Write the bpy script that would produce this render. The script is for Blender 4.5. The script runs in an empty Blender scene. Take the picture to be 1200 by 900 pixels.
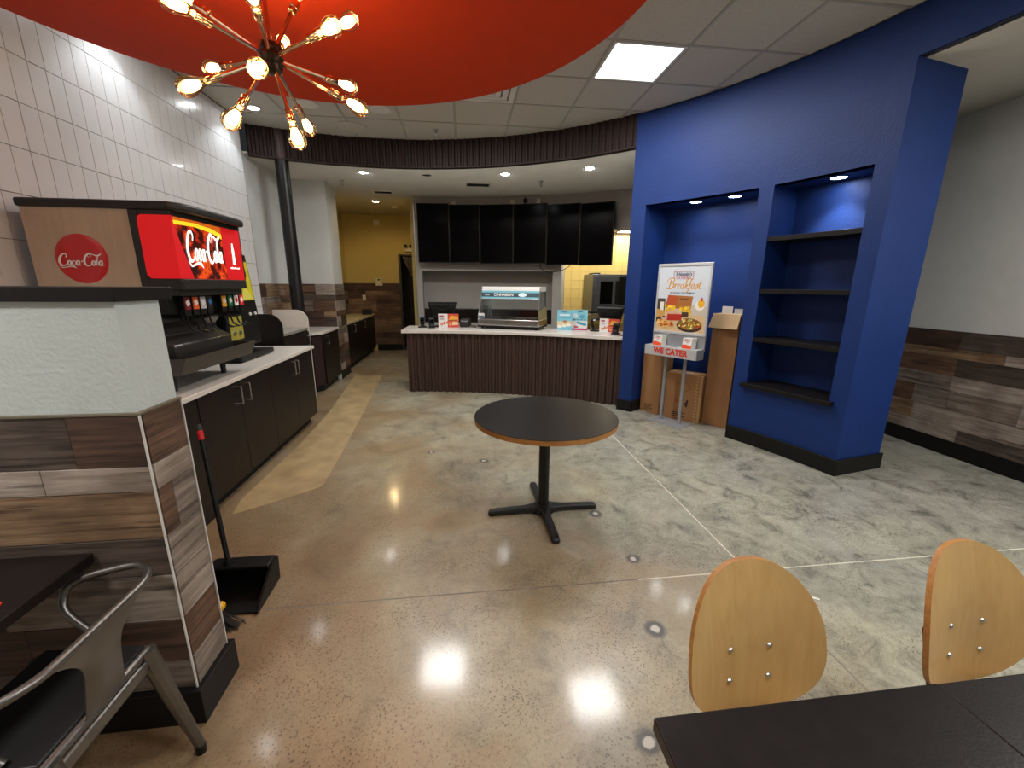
import bpy, bmesh, math, random
from mathutils import Vector, Matrix
random.seed(11)
sc = bpy.context.scene
col = sc.collection
R = math.radians
PI = math.pi

# ------------------------------------------------------------------ camera
EYE = 1.6
YAW, PITCH, ROLL = 0.1202, 0.2361, 0.0068
cam_d = bpy.data.cameras.new('camera')
cam_d.sensor_width = 36.0
cam_d.lens = 36.0 * 481.4 / 1200.0
cam_d.clip_start = 0.02
cam_d.clip_end = 100
cam = bpy.data.objects.new('camera', cam_d)
col.objects.link(cam)
_r = Vector((math.cos(YAW), -math.sin(YAW), 0))
_f = Vector((math.sin(YAW) * math.cos(PITCH), math.cos(YAW) * math.cos(PITCH), -math.sin(PITCH)))
_u = Vector((math.sin(YAW) * math.sin(PITCH), math.cos(YAW) * math.sin(PITCH), math.cos(PITCH)))
_r2 = _r * math.cos(ROLL) + _u * math.sin(ROLL)
_u2 = _u * math.cos(ROLL) - _r * math.sin(ROLL)
cam.matrix_world = Matrix(((_r2.x, _u2.x, -_f.x, 0), (_r2.y, _u2.y, -_f.y, 0), (_r2.z, _u2.z, -_f.z, EYE), (0, 0, 0, 1)))
sc.camera = cam

# ------------------------------------------------------------------ world, exposure, large lights
world = bpy.data.worlds.new('world')
sc.world = world
world.use_nodes = True
world.node_tree.nodes['Background'].inputs[0].default_value = (0.6, 0.65, 0.7, 1)
world.node_tree.nodes['Background'].inputs[1].default_value = 0.03
sc.view_settings.view_transform = 'Standard'
sc.view_settings.look = 'None'
sc.view_settings.exposure = 0.12
sc.view_settings.gamma = 1.0
sc.view_settings.use_curve_mapping = False
# powers of the lamps, unseen added ones included (each lamp is made in its fixture's builder)
W_TROFFER = 44.0       # ceiling panels over the dining room, unseen fill panels too
W_DOWN = 32.0          # recessed lamps over the counter
W_ALCOVE = 13.0         # recessed lamps in the blue alcoves
W_WASH = 21.0          # recessed wall washers on the tiled wall
W_HALL = 34.0          # warm lamp in the corridor
W_KITCHEN = 32.0       # kitchen ceiling panel
E_BULB = 32.0         # filaments of the chandelier bulbs
COOL = (1.0, 0.985, 0.955)
WARM = (1.0, 0.70, 0.30)

# ------------------------------------------------------------------ geometry helpers
class MB:
    """collects shapes; build() links them as one mesh object"""
    def __init__(self):
        self.v, self.f, self.m = [], [], []
        self.k = 0
    def mat(self, k):
        self.k = k
        return self
    def add(self, vs, fs):
        b = len(self.v)
        self.v += [Vector(p) for p in vs]
        self.f += [tuple(i + b for i in f) for f in fs]
        self.m += [self.k] * len(fs)
        return self
    def box(self, c, s, M=None):
        x, y, z = s[0] / 2, s[1] / 2, s[2] / 2
        vs = [Vector((i * x, j * y, k * z)) for i in (-1, 1) for j in (-1, 1) for k in (-1, 1)]
        if M is not None:
            vs = [M @ p for p in vs]
        vs = [p + Vector(c) for p in vs]
        return self.add(vs, [(0, 1, 3, 2), (4, 6, 7, 5), (0, 4, 5, 1), (2, 3, 7, 6), (0, 2, 6, 4), (1, 5, 7, 3)])
    def span(self, a, b):
        return self.box([(a[i] + b[i]) / 2 for i in range(3)], [abs(b[i] - a[i]) for i in range(3)])
    def prism(self, poly, z0, z1, M=None):
        n = len(poly)
        vs = [Vector((p[0], p[1], z0)) for p in poly] + [Vector((p[0], p[1], z1)) for p in poly]
        if M is not None:
            vs = [M @ p for p in vs]
        fs = [tuple(range(n - 1, -1, -1)), tuple(range(n, 2 * n))]
        fs += [(i, (i + 1) % n, n + (i + 1) % n, n + i) for i in range(n)]
        return self.add(vs, fs)
    def lathe(self, prof, n=24, M=None, a0=0.0, a1=2 * PI):
        full = abs(a1 - a0 - 2 * PI) < 1e-6
        cols = n if full else n + 1
        vs = []
        for i in range(cols):
            a = a0 + (a1 - a0) * i / n
            for r, z in prof:
                vs.append(Vector((r * math.cos(a), r * math.sin(a), z)))
        if M is not None:
            vs = [M @ p for p in vs]
        m = len(prof)
        fs = []
        for i in range(n):
            j = (i + 1) % cols
            for k in range(m - 1):
                fs.append((i * m + k, j * m + k, j * m + k + 1, i * m + k + 1))
        if full:
            if prof[0][0] > 1e-6:
                fs.append(tuple(i * m for i in range(n - 1, -1, -1)))
            if prof[-1][0] > 1e-6:
                fs.append(tuple(i * m + m - 1 for i in range(n)))
        return self.add(vs, fs)
    def cyl(self, p0, p1, r0, r1=None, n=16):
        r1 = r0 if r1 is None else r1
        p0, p1 = Vector(p0), Vector(p1)
        d = p1 - p0
        M = Matrix.Translation(p0) @ d.to_track_quat('Z', 'Y').to_matrix().to_4x4()
        return self.lathe([(r0, 0), (r1, d.length)], n, M)
    def tube(self, pts, r, n=10, smooth=0, closed=False):
        pts = [Vector(p) for p in pts]
        if smooth:
            pts = spline(pts, smooth, closed)
        m = len(pts)
        rr = r if isinstance(r, (list, tuple)) else [r] * m
        vs = []
        up = None
        for i, p in enumerate(pts):
            a = pts[(i - 1) % m] if (closed or i > 0) else p
            b = pts[(i + 1) % m] if (closed or i < m - 1) else p
            t = (b - a).normalized()
            if up is None:
                up = t.orthogonal().normalized()
            up = (up - t * up.dot(t)).normalized()
            w = t.cross(up)
            for k in range(n):
                an = 2 * PI * k / n
                vs.append(p + (up * math.cos(an) + w * math.sin(an)) * rr[i])
        fs = []
        for i in range(m if closed else m - 1):
            j = (i + 1) % m
            for k in range(n):
                fs.append((i * n + k, i * n + (k + 1) % n, j * n + (k + 1) % n, j * n + k))
        if not closed:
            fs.append(tuple(range(n - 1, -1, -1)))
            fs.append(tuple((m - 1) * n + k for k in range(n)))
        return self.add(vs, fs)
    def arc(self, c, r0, r1, a0, a1, z0, z1, step=1.5):
        """solid curved block, angles in degrees"""
        n = max(1, int(abs(a1 - a0) / step))
        vs = []
        for i in range(n + 1):
            a = R(a0 + (a1 - a0) * i / n)
            for r in (r0, r1):
                for z in (z0, z1):
                    vs.append((c[0] + r * math.cos(a), c[1] + r * math.sin(a), z))
        fs = []
        for i in range(n):
            q = i * 4
            fs += [(q, q + 4, q + 5, q + 1), (q + 2, q + 3, q + 7, q + 6), (q, q + 2, q + 6, q + 4), (q + 1, q + 5, q + 7, q + 3)]
        fs += [(0, 1, 3, 2), (4 * n, 4 * n + 2, 4 * n + 3, 4 * n + 1)]
        return self.add(vs, fs)
    def ribs(self, c, r, a0, a1, z0, z1, period, depth, back):
        """corrugated curved sheet on the inside of a circle"""
        L = abs(R(a1 - a0)) * r
        n = int(L / period)
        vs = []
        prof = [(0.0, 0), (0.36, 0), (0.5, 1), (0.86, 1)]
        angs = []
        for i in range(n):
            for t, h in prof:
                angs.append(((i + t) / n, h))
        angs.append((1.0, 0))
        for t, h in angs:
            a = R(a0 + (a1 - a0) * t)
            rr = r - depth * h
            for z in (z0, z1):
                vs.append((c[0] + rr * math.cos(a), c[1] + rr * math.sin(a), z))
            for z in (z0, z1):
                vs.append((c[0] + (r + back) * math.cos(a), c[1] + (r + back) * math.sin(a), z))
        fs = []
        for i in range(len(angs) - 1):
            q = i * 4
            fs += [(q, q + 4, q + 5, q + 1), (q + 2, q + 3, q + 7, q + 6), (q, q + 2, q + 6, q + 4), (q + 1, q + 5, q + 7, q + 3)]
        e = (len(angs) - 1) * 4
        fs += [(0, 1, 3, 2), (e, e + 2, e + 3, e + 1)]
        return self.add(vs, fs)
    def build(self, name, mats, parent=None, loc=None, bevel=0.0, world_space=True, sharp=35, segs=2):
        me = bpy.data.meshes.new(name)
        if parent is not None and world_space and parent in PMAT:
            inv = PMAT[parent].inverted()
            vs = [inv @ p for p in self.v]
        else:
            vs = self.v
        me.from_pydata([tuple(p) for p in vs], [], self.f)
        if not isinstance(mats, (list, tuple)):
            mats = [mats]
        for m in mats:
            me.materials.append(m)
        me.polygons.foreach_set('material_index', self.m)
        bm = bmesh.new()
        bm.from_mesh(me)
        bmesh.ops.recalc_face_normals(bm, faces=bm.faces)
        bm.to_mesh(me)
        bm.free()
        me.polygons.foreach_set('use_smooth', [True] * len(me.polygons))
        me.set_sharp_from_angle(angle=R(sharp))
        o = bpy.data.objects.new(name, me)
        col.objects.link(o)
        if parent is not None:
            o.parent = parent
        if loc is not None:
            o.location = loc
        if bevel:
            b = o.modifiers.new('edge', 'BEVEL')
            b.width = bevel
            b.segments = segs
            b.limit_method = 'ANGLE'
            b.angle_limit = R(40)
        return o

PMAT = {}

def spline(pts, k, closed=False):
    out = []
    n = len(pts)
    rng = n if closed else n - 1
    for i in range(rng):
        p1, p2 = pts[i], pts[(i + 1) % n]
        p0 = pts[i - 1] if (closed or i > 0) else p1 * 2 - p2
        p3 = pts[(i + 2) % n] if (closed or i + 2 < n) else p2 * 2 - p1
        for j in range(k):
            t = j / k
            out.append(0.5 * ((2 * p1) + (p2 - p0) * t + (2 * p0 - 5 * p1 + 4 * p2 - p3) * t * t + (3 * p1 - p0 - 3 * p2 + p3) * t ** 3))
    if not closed:
        out.append(pts[-1])
    return out

def tag(o, label=None, cat=None, group=None, kind=None):
    if label:
        o['label'] = label
    if cat:
        o['category'] = cat
    if group:
        o['group'] = group
    if kind:
        o['kind'] = kind
    return o

def thing(name, label, cat, loc=(0, 0, 0), rz=0.0, group=None):
    o = bpy.data.objects.new(name, None)
    o.empty_display_size = 0.1
    col.objects.link(o)
    o.location = loc
    o.rotation_euler = (0, 0, rz)
    PMAT[o] = Matrix.Translation(Vector(loc)) @ Matrix.Rotation(rz, 4, 'Z')
    tag(o, label, cat, group)
    return o

def struct(o):
    o['kind'] = 'structure'
    return o

def copy_tree(o, loc, rz=0.0, label=None, group=None):
    def rec(a, parent):
        c = a.copy()
        col.objects.link(c)
        c.parent = parent
        for ch in a.children:
            rec(ch, c)
        return c
    c = rec(o, None)
    c.location = loc
    c.rotation_euler = (0, 0, rz)
    if label:
        c['label'] = label
    if group:
        c['group'] = group
    return c

_boxes = {}
def piece(name, c, s, m, parent, bevel=0.0, rot=None):
    """a small box that shares its mesh with alike pieces"""
    key = (round(s[0], 4), round(s[1], 4), round(s[2], 4), m.name, round(bevel, 4))
    if key not in _boxes:
        b = bmesh.new()
        bmesh.ops.create_cube(b, size=1.0)
        bmesh.ops.scale(b, vec=s, verts=b.verts)
        if bevel:
            bmesh.ops.bevel(b, geom=b.edges[:], offset=bevel, segments=1, affect='EDGES')
        me = bpy.data.meshes.new(name)
        b.to_mesh(me)
        b.free()
        me.materials.append(m)
        _boxes[key] = me
    o = bpy.data.objects.new(name, _boxes[key])
    col.objects.link(o)
    o.location = c
    if rot:
        o.rotation_euler = rot
    o.parent = parent
    return o

def clip_poly(poly, inside, cross):
    out = []
    n = len(poly)
    for i in range(n):
        a, b = poly[i], poly[(i + 1) % n]
        ia, ib = inside(a), inside(b)
        if ia:
            out.append(a)
        if ia != ib:
            out.append(cross(a, b))
    return out

def half_plane(poly, nx, ny, d):
    f = lambda p: nx * p[0] + ny * p[1] - d
    def cr(a, b):
        t = f(a) / (f(a) - f(b))
        return (a[0] + (b[0] - a[0]) * t, a[1] + (b[1] - a[1]) * t)
    return clip_poly(poly, lambda p: f(p) <= 0, cr)

def clip_circle(poly, c, r, n=120):
    for i in range(n):
        a = 2 * PI * i / n
        nx, ny = math.cos(a), math.sin(a)
        poly = half_plane(poly, nx, ny, nx * c[0] + ny * c[1] + r)
        if len(poly) < 3:
            return []
    return poly

# ------------------------------------------------------------------ materials
def lin(h):
    c = [int(h[i:i + 2], 16) / 255 for i in (1, 3, 5)]
    return tuple((x / 12.92 if x <= 0.04045 else ((x + 0.055) / 1.055) ** 2.4) for x in c)

_mats = {}
def nodes_of(name):
    m = bpy.data.materials.new(name)
    m.use_nodes = True
    nt = m.node_tree
    return m, nt, nt.nodes['Principled BSDF']

def mat(name, hexcol, rough=0.5, metal=0.0, var=0.06, scale=9.0, bump=0.0, bscale=60.0, coat=0.0, spec=0.5, trans=0.0):
    if name in _mats:
        return _mats[name]
    m, nt, b = nodes_of(name)
    c = lin(hexcol)
    tc = nt.nodes.new('ShaderNodeTexCoord')
    nz = nt.nodes.new('ShaderNodeTexNoise')
    nz.inputs['Scale'].default_value = scale
    nz.inputs['Detail'].default_value = 4
    nt.links.new(tc.outputs['Object'], nz.inputs['Vector'])
    rp = nt.nodes.new('ShaderNodeValToRGB')
    rp.color_ramp.elements[0].position = 0.3
    rp.color_ramp.elements[1].position = 0.7
    rp.color_ramp.elements[0].color = (*[x * (1 - var) for x in c], 1)
    rp.color_ramp.elements[1].color = (*[min(1, x * (1 + var)) for x in c], 1)
    nt.links.new(nz.outputs['Fac'], rp.inputs['Fac'])
    nt.links.new(rp.outputs['Color'], b.inputs['Base Color'])
    b.inputs['Roughness'].default_value = rough
    b.inputs['Metallic'].default_value = metal
    b.inputs['Specular IOR Level'].default_value = spec
    b.inputs['Coat Weight'].default_value = coat
    b.inputs['Transmission Weight'].default_value = trans
    if bump:
        n2 = nt.nodes.new('ShaderNodeTexNoise')
        n2.inputs['Scale'].default_value = bscale
        n2.inputs['Detail'].default_value = 3
        nt.links.new(tc.outputs['Object'], n2.inputs['Vector'])
        bp = nt.nodes.new('ShaderNodeBump')
        bp.inputs['Strength'].default_value = bump
        bp.inputs['Distance'].default_value = 0.01
        nt.links.new(n2.outputs['Fac'], bp.inputs['Height'])
        nt.links.new(bp.outputs['Normal'], b.inputs['Normal'])
    _mats[name] = m
    return m

def emit(name, hexcol, strength):
    if name in _mats:
        return _mats[name]
    m, nt, b = nodes_of(name)
    c = lin(hexcol) if isinstance(hexcol, str) else hexcol
    b.inputs['Base Color'].default_value = (*[x * 0.5 for x in c], 1)
    b.inputs['Emission Color'].default_value = (*c, 1)
    b.inputs['Emission Strength'].default_value = strength
    _mats[name] = m
    return m

def glass(name, tint, gloss=0.12, rough=0.02):
    """thin clear sheet: see-through with a reflection"""
    m = bpy.data.materials.new(name)
    m.use_nodes = True
    nt = m.node_tree
    nt.nodes.clear()
    o = nt.nodes.new('ShaderNodeOutputMaterial')
    t = nt.nodes.new('ShaderNodeBsdfTransparent')
    t.inputs[0].default_value = (*lin(tint), 1)
    g = nt.nodes.new('ShaderNodeBsdfGlossy')
    g.inputs['Roughness'].default_value = rough
    lw = nt.nodes.new('ShaderNodeLayerWeight')
    lw.inputs['Blend'].default_value = 0.25
    mr = nt.nodes.new('ShaderNodeMath')
    mr.operation = 'MULTIPLY_ADD'
    mr.inputs[1].default_value = 0.7
    mr.inputs[2].default_value = gloss
    nt.links.new(lw.outputs['Fresnel'], mr.inputs[0])
    mx = nt.nodes.new('ShaderNodeMixShader')
    nt.links.new(mr.outputs[0], mx.inputs[0])
    nt.links.new(t.outputs[0], mx.inputs[1])
    nt.links.new(g.outputs[0], mx.inputs[2])
    nt.links.new(mx.outputs[0], o.inputs[0])
    return m

def wood(name, light, dark, axis='x', grain=1.0, rough=0.62, knots=True, contrast=0.5):
    """weathered board: long streaks along the board, cracks, per-board shift"""
    m, nt, b = nodes_of(name)
    tc = nt.nodes.new('ShaderNodeTexCoord')
    oi = nt.nodes.new('ShaderNodeObjectInfo')
    sh = nt.nodes.new('ShaderNodeVectorMath')
    sh.operation = 'SCALE'
    sh.inputs[0].default_value = (37.0, 19.0, 53.0)
    nt.links.new(oi.outputs['Random'], sh.inputs['Scale'])
    ad = nt.nodes.new('ShaderNodeVectorMath')
    nt.links.new(tc.outputs['Object'], ad.inputs[0])
    nt.links.new(sh.outputs[0], ad.inputs[1])
    mp = nt.nodes.new('ShaderNodeMapping')
    mp.inputs['Scale'].default_value = {'x': (2.2, 46, 46), 'y': (46, 2.2, 46), 'z': (46, 46, 2.2)}[axis]
    nt.links.new(ad.outputs[0], mp.inputs['Vector'])
    n1 = nt.nodes.new('ShaderNodeTexNoise')
    n1.inputs['Scale'].default_value = 1.0 * grain
    n1.inputs['Detail'].default_value = 8
    n1.inputs['Roughness'].default_value = 0.65
    n1.inputs['Distortion'].default_value = 0.6
    nt.links.new(mp.outputs[0], n1.inputs['Vector'])
    rp = nt.nodes.new('ShaderNodeValToRGB')
    e = rp.color_ramp.elements
    e[0].position = 0.5 - contrast * 0.42
    e[1].position = 0.5 + contrast * 0.42
    e[0].color = (*lin(dark), 1)
    e[1].color = (*lin(light), 1)
    nt.links.new(n1.outputs['Fac'], rp.inputs['Fac'])
    n2 = nt.nodes.new('ShaderNodeTexNoise')
    n2.inputs['Scale'].default_value = 4.2
    n2.inputs['Detail'].default_value = 3
    nt.links.new(ad.outputs[0], n2.inputs['Vector'])
    r2 = nt.nodes.new('ShaderNodeValToRGB')
    r2.color_ramp.elements[0].position = 0.36
    r2.color_ramp.elements[1].position = 0.62
    r2.color_ramp.elements[0].color = (0.5, 0.45, 0.42, 1)
    r2.color_ramp.elements[1].color = (1, 1, 1, 1)
    nt.links.new(n2.outputs['Fac'], r2.inputs['Fac'])
    # dark cracks along the board
    n3 = nt.nodes.new('ShaderNodeTexNoise')
    n3.inputs['Scale'].default_value = 0.55
    n3.inputs['Detail'].default_value = 9
    n3.inputs['Roughness'].default_value = 0.75
    nt.links.new(mp.outputs[0], n3.inputs['Vector'])
    r3 = nt.nodes.new('ShaderNodeValToRGB')
    r3.color_ramp.elements[0].position = 0.38
    r3.color_ramp.elements[1].position = 0.46
    r3.color_ramp.elements[0].color = (0.25, 0.22, 0.2, 1)
    r3.color_ramp.elements[1].color = (1, 1, 1, 1)
    nt.links.new(n3.outputs['Fac'], r3.inputs['Fac'])
    mc = nt.nodes.new('ShaderNodeMix')
    mc.data_type = 'RGBA'
    mc.blend_type = 'MULTIPLY'
    mc.inputs['Factor'].default_value = 0.85 if knots else 0.0
    nt.links.new(rp.outputs['Color'], mc.inputs[6])
    nt.links.new(r3.outputs['Color'], mc.inputs[7])
    mx = nt.nodes.new('ShaderNodeMix')
    mx.data_type = 'RGBA'
    mx.blend_type = 'MULTIPLY'
    mx.inputs['Factor'].default_value = 0.75 if knots else 0.25
    nt.links.new(mc.outputs[2], mx.inputs[6])
    nt.links.new(r2.outputs['Color'], mx.inputs[7])
    nt.links.new(mx.outputs[2], b.inputs['Base Color'])
    b.inputs['Roughness'].default_value = rough
    bp = nt.nodes.new('ShaderNodeBump')
    bp.inputs['Strength'].default_value = 0.25
    bp.inputs['Distance'].default_value = 0.006
    nt.links.new(n1.outputs['Fac'], bp.inputs['Height'])
    nt.links.new(bp.outputs['Normal'], b.inputs['Normal'])
    return m

def concrete(name):
    """ground, polished slab: tan and grey clouds, darker cast marks, fine aggregate"""
    m, nt, b = nodes_of(name)
    L = nt.links.new
    tc = nt.nodes.new('ShaderNodeNewGeometry')
    def noise(scale, detail=5, rough=0.6, dist=0.0, vec=None):
        n = nt.nodes.new('ShaderNodeTexNoise')
        n.inputs['Scale'].default_value = scale
        n.inputs['Detail'].default_value = detail
        n.inputs['Roughness'].default_value = rough
        n.inputs['Distortion'].default_value = dist
        L(vec or tc.outputs['Position'], n.inputs['Vector'])
        return n.outputs['Fac']
    def ramp(fac, stops):
        r = nt.nodes.new('ShaderNodeValToRGB')
        while len(r.color_ramp.elements) < len(stops):
            r.color_ramp.elements.new(0.5)
        for e, (p, c) in zip(r.color_ramp.elements, stops):
            e.position = p
            e.color = (*(lin(c) if isinstance(c, str) else (c, c, c)), 1)
        L(fac, r.inputs['Fac'])
        return r.outputs['Color']
    def mix(fac, a, bb, mode='MIX'):
        x = nt.nodes.new('ShaderNodeMix')
        x.data_type = 'RGBA'
        x.blend_type = mode
        if isinstance(fac, float):
            x.inputs['Factor'].default_value = fac
        else:
            L(fac, x.inputs['Factor'])
        L(a, x.inputs[6])
        if isinstance(bb, tuple):
            x.inputs[7].default_value = (*bb, 1)
        else:
            L(bb, x.inputs[7])
        return x.outputs[2]
    # the slab is browner towards the drink station, greyer towards the blue wall
    sep = nt.nodes.new('ShaderNodeSeparateXYZ')
    L(tc.outputs['Position'], sep.inputs[0])
    ma = nt.nodes.new('ShaderNodeMath')
    ma.operation = 'MULTIPLY_ADD'
    ma.inputs[1].default_value = 0.16
    ma.inputs[2].default_value = 0.30
    L(sep.outputs['X'], ma.inputs[0])
    mb = nt.nodes.new('ShaderNodeMath')
    mb.operation = 'MULTIPLY_ADD'
    mb.inputs[1].default_value = 0.055
    L(sep.outputs['Y'], mb.inputs[0])
    L(ma.outputs[0], mb.inputs[2])
    wob = nt.nodes.new('ShaderNodeMath')
    wob.operation = 'MULTIPLY_ADD'
    wob.inputs[1].default_value = 1.1
    L(noise(0.9, 5, 0.6, 0.5), wob.inputs[0])
    sub = nt.nodes.new('ShaderNodeMath')
    sub.operation = 'SUBTRACT'
    sub.inputs[1].default_value = 0.55
    L(mb.outputs[0], sub.inputs[0])
    L(sub.outputs[0], wob.inputs[2])
    base = ramp(wob.outputs[0], [(0.1, '#866a4c'), (0.36, '#978568'), (0.6, '#a5a08b'), (0.95, '#9c9b8e')])
    cloud = ramp(noise(1.7, 8, 0.72, 1.0), [(0.28, 0.55), (0.45, 0.88), (0.58, 1.02), (0.74, 1.18)])
    c = mix(0.8, base, cloud, 'MULTIPLY')
    streak = ramp(noise(5.0, 10, 0.78, 0.7), [(0.36, 0.30), (0.47, 0.82), (0.58, 1.05), (0.85, 1.2)])
    far = nt.nodes.new('ShaderNodeMath')
    far.operation = 'MULTIPLY_ADD'
    far.inputs[1].default_value = 0.55
    L(noise(0.8, 3, 0.5), far.inputs[0])
    L(wob.outputs[0], far.inputs[2])
    where = ramp(far.outputs[0], [(0.55, 0.08), (0.95, 1.0)])
    c = mix(where, c, mix(0.9, c, streak, 'MULTIPLY'))
    grain = ramp(noise(75, 6, 0.8), [(0.3, 0.72), (0.5, 1.0), (0.72, 1.22)])
    c = mix(0.75, c, grain, 'MULTIPLY')
    vo = nt.nodes.new('ShaderNodeTexVoronoi')
    vo.inputs['Scale'].default_value = 85
    L(tc.outputs['Position'], vo.inputs['Vector'])
    spk = ramp(vo.outputs['Distance'], [(0.16, '#7a6350'), (0.38, '#ffffff')])
    sf = ramp(noise(2.2, 5, 0.65), [(0.38, 0.1), (0.6, 1.0)])
    c = mix(sf, c, mix(0.8, c, spk, 'MULTIPLY'))
    # stains left by old anchors: dark ring, pale filled centre
    for (x, y, r) in ((0.888, 1.548, 0.055), (0.634, 1.071, 0.05), (0.992, 2.059, 0.045), (0.925, 2.573, 0.05), (0.171, 3.575, 0.05), (-0.334, 3.83, 0.04)):
        d = nt.nodes.new('ShaderNodeVectorMath')
        d.operation = 'DISTANCE'
        d.inputs[1].default_value = (x, y, 0)
        L(tc.outputs['Position'], d.inputs[0])
        w2 = nt.nodes.new('ShaderNodeMath')
        w2.operation = 'MULTIPLY_ADD'
        w2.inputs[1].default_value = 0.03
        L(noise(22, 3), w2.inputs[0])
        L(d.outputs['Value'], w2.inputs[2])
        k = r / 0.5
        ring = ramp(w2.outputs[0], [(r * 0.75 + 0.012, 1.0), (r * 1.05 + 0.018, 0.0)])
        core = ramp(w2.outputs[0], [(r * 0.38 + 0.012, 1.0), (r * 0.5 + 0.014, 0.0)])
        c = mix(ring, c, mix(0.9, c, (0.07, 0.065, 0.06)))
        c = mix(core, c, mix(0.8, c, (0.62, 0.58, 0.5)))
    L(c, b.inputs['Base Color'])
    rr = nt.nodes.new('ShaderNodeMapRange')
    rr.inputs['From Min'].default_value = 0.3
    rr.inputs['From Max'].default_value = 0.7
    rr.inputs['To Min'].default_value = 0.28
    rr.inputs['To Max'].default_value = 0.44
    L(noise(4.0, 5), rr.inputs['Value'])
    L(rr.outputs[0], b.inputs['Roughness'])
    b.inputs['Coat Weight'].default_value = 0.38
    b.inputs['Coat Roughness'].default_value = 0.12
    bp = nt.nodes.new('ShaderNodeBump')
    bp.inputs['Strength'].default_value = 0.10
    bp.inputs['Distance'].default_value = 0.002
    L(noise(90, 5), bp.inputs['Height'])
    L(bp.outputs['Normal'], b.inputs['Normal'])
    return m

M_YEL = mat('lamp_tinted_cream_paint', '#c2ad66', 0.7, var=0.03, bump=0.1)  # cream paint with the corridor lamp's yellow cast put into its colour
M_WALL = mat('painted_wall', '#c9cac6', 0.75, var=0.03, bump=0.12, bscale=90)
M_PART = mat('painted_partition', '#bfc7c3', 0.75, var=0.03, bump=0.3, bscale=70)
M_TILE = mat('glazed_tile', '#d6d3d0', 0.22, var=0.02, scale=3, coat=0.2)
M_GROUT = mat('dark_grout', '#3a3433', 0.9)
M_RED = mat('red_canopy_paint', '#c9380c', 0.7, var=0.04, bump=0.05, bscale=120, spec=0.25)
M_CTILE = mat('mineral_ceiling_tile', '#c6c2b8', 0.9, var=0.05, scale=40, bump=0.5, bscale=220)
M_RAIL = mat('ceiling_rail', '#a9a69e', 0.5)
M_SOFFIT = mat('painted_soffit', '#c4c1b6', 0.8, var=0.03, bump=0.1)
M_RIB = mat('brown_corrugated_sheet', '#2a1d1b', 0.6, var=0.06, spec=0.3)
M_BLUE = mat('blue_wall_paint', '#0f2e6a', 0.55, var=0.07, scale=3.0, bump=0.25, bscale=60, spec=0.3)
M_BASE = mat('black_base_trim', '#131212', 0.5, spec=0.25)
M_SHELF = mat('dark_shelf_board', '#161313', 0.5, var=0.2, scale=12, spec=0.22)
M_ESP = wood('espresso_laminate', '#1e1614', '#130e0d', 'z', 1.0, 0.4, False)
M_ESPB = wood('espresso_end_panel', '#3a2925', '#251a18', 'z', 1.0, 0.45, False)
for _m in (M_ESP, M_ESPB):
    _m.node_tree.nodes['Principled BSDF'].inputs['Specular IOR Level'].default_value = 0.25
M_QUARTZ = mat('pale_quartz', '#d4cdc4', 0.22, var=0.04, scale=70)
M_CHROME = mat('brushed_steel', '#b9b9b9', 0.3, 1.0, var=0.04, scale=30)
M_GUN = mat('gunmetal_steel', '#75726d', 0.36, 0.9, var=0.12, scale=14)
M_BLK = mat('black_plastic', '#0d0d0d', 0.42, var=0.1, spec=0.3)
M_BLKM = mat('black_powder_coat', '#0d0d0e', 0.38, var=0.1, bump=0.1, bscale=200)
M_GREYP = mat('dark_grey_plastic', '#262524', 0.45, var=0.08, spec=0.35)
M_TABLE = mat('black_brown_laminate', '#1a1514', 0.34, var=0.18, scale=20, bump=0.04, bscale=160, spec=0.22)
M_PLYE = wood('plywood_edge', '#c08a48', '#95602c', 'x', 1.6, 0.5, False)
M_PLY = wood('birch_plywood', '#d0ab70', '#c49c60', 'z', 0.6, 0.38, False)
M_WHITE = mat('white_plastic', '#dedcd6', 0.4, var=0.02)
M_CREAM = mat('cream_plastic', '#d9d0b4', 0.45, var=0.03)
M_CARD = mat('corrugated_cardboard', '#9b7046', 0.85, var=0.07, scale=6, bump=0.1)
M_CARDI = mat('cardboard_inner_side', '#c3a57b', 0.85, var=0.05)
M_TAPE = mat('packing_tape', '#b08a58', 0.35, var=0.05)
M_PRINT = mat('black_print', '#1c1714', 0.7)
M_FLOOR = concrete('ground_concrete')
M_PATCH = mat('tan_concrete_patch', '#a8916a', 0.4, var=0.2, scale=5, bump=0.1, coat=0.2)
M_JOINT = mat('floor_joint_filler', '#7c7468', 0.8, var=0.3, scale=8)
M_SCREEN = mat('dark_screen', '#040405', 0.2, var=0.02, spec=0.05)
M_LENS = emit('lamp_lens', (0.95, 0.98, 1.0), 70.0)
M_LENSW = emit('warm_lamp_lens', (1.0, 0.86, 0.62), 40.0)
M_PANEL = emit('panel_diffuser', (0.95, 0.98, 1.0), 5.0)
WOODS = [wood('plank_dark_grey', '#6a5b51', '#30281f', 'x'), wood('plank_brown', '#80604a', '#432e22', 'x'),
         wood('plank_silver', '#bdb0a3', '#7a6c60', 'x'), wood('plank_tan', '#a58768', '#5e4630', 'x'),
         wood('plank_umber', '#634838', '#2b1e16', 'x'), wood('plank_ash', '#9f9184', '#584c43', 'x')]
WOODSY = [wood('plank_dark_grey_y', '#6a5b51', '#30281f', 'y'), wood('plank_brown_y', '#80604a', '#432e22', 'y'),
          wood('plank_silver_y', '#bdb0a3', '#7a6c60', 'y'), wood('plank_tan_y', '#a58768', '#5e4630', 'y'),
          wood('plank_umber_y', '#634838', '#2b1e16', 'y'), wood('plank_ash_y', '#9f9184', '#584c43', 'y')]
# ================================================================== the setting
CC = (-1.0, 2.02)      # centre of the round dining room
RB = 4.29              # radius of its curved wall and fascia
ZC, ZL = 3.50, 3.17    # tiled ceiling, lower plaster ceiling
XL, XR = -2.60, 4.71   # left tiled wall, right wall
YB = -3.4

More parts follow.
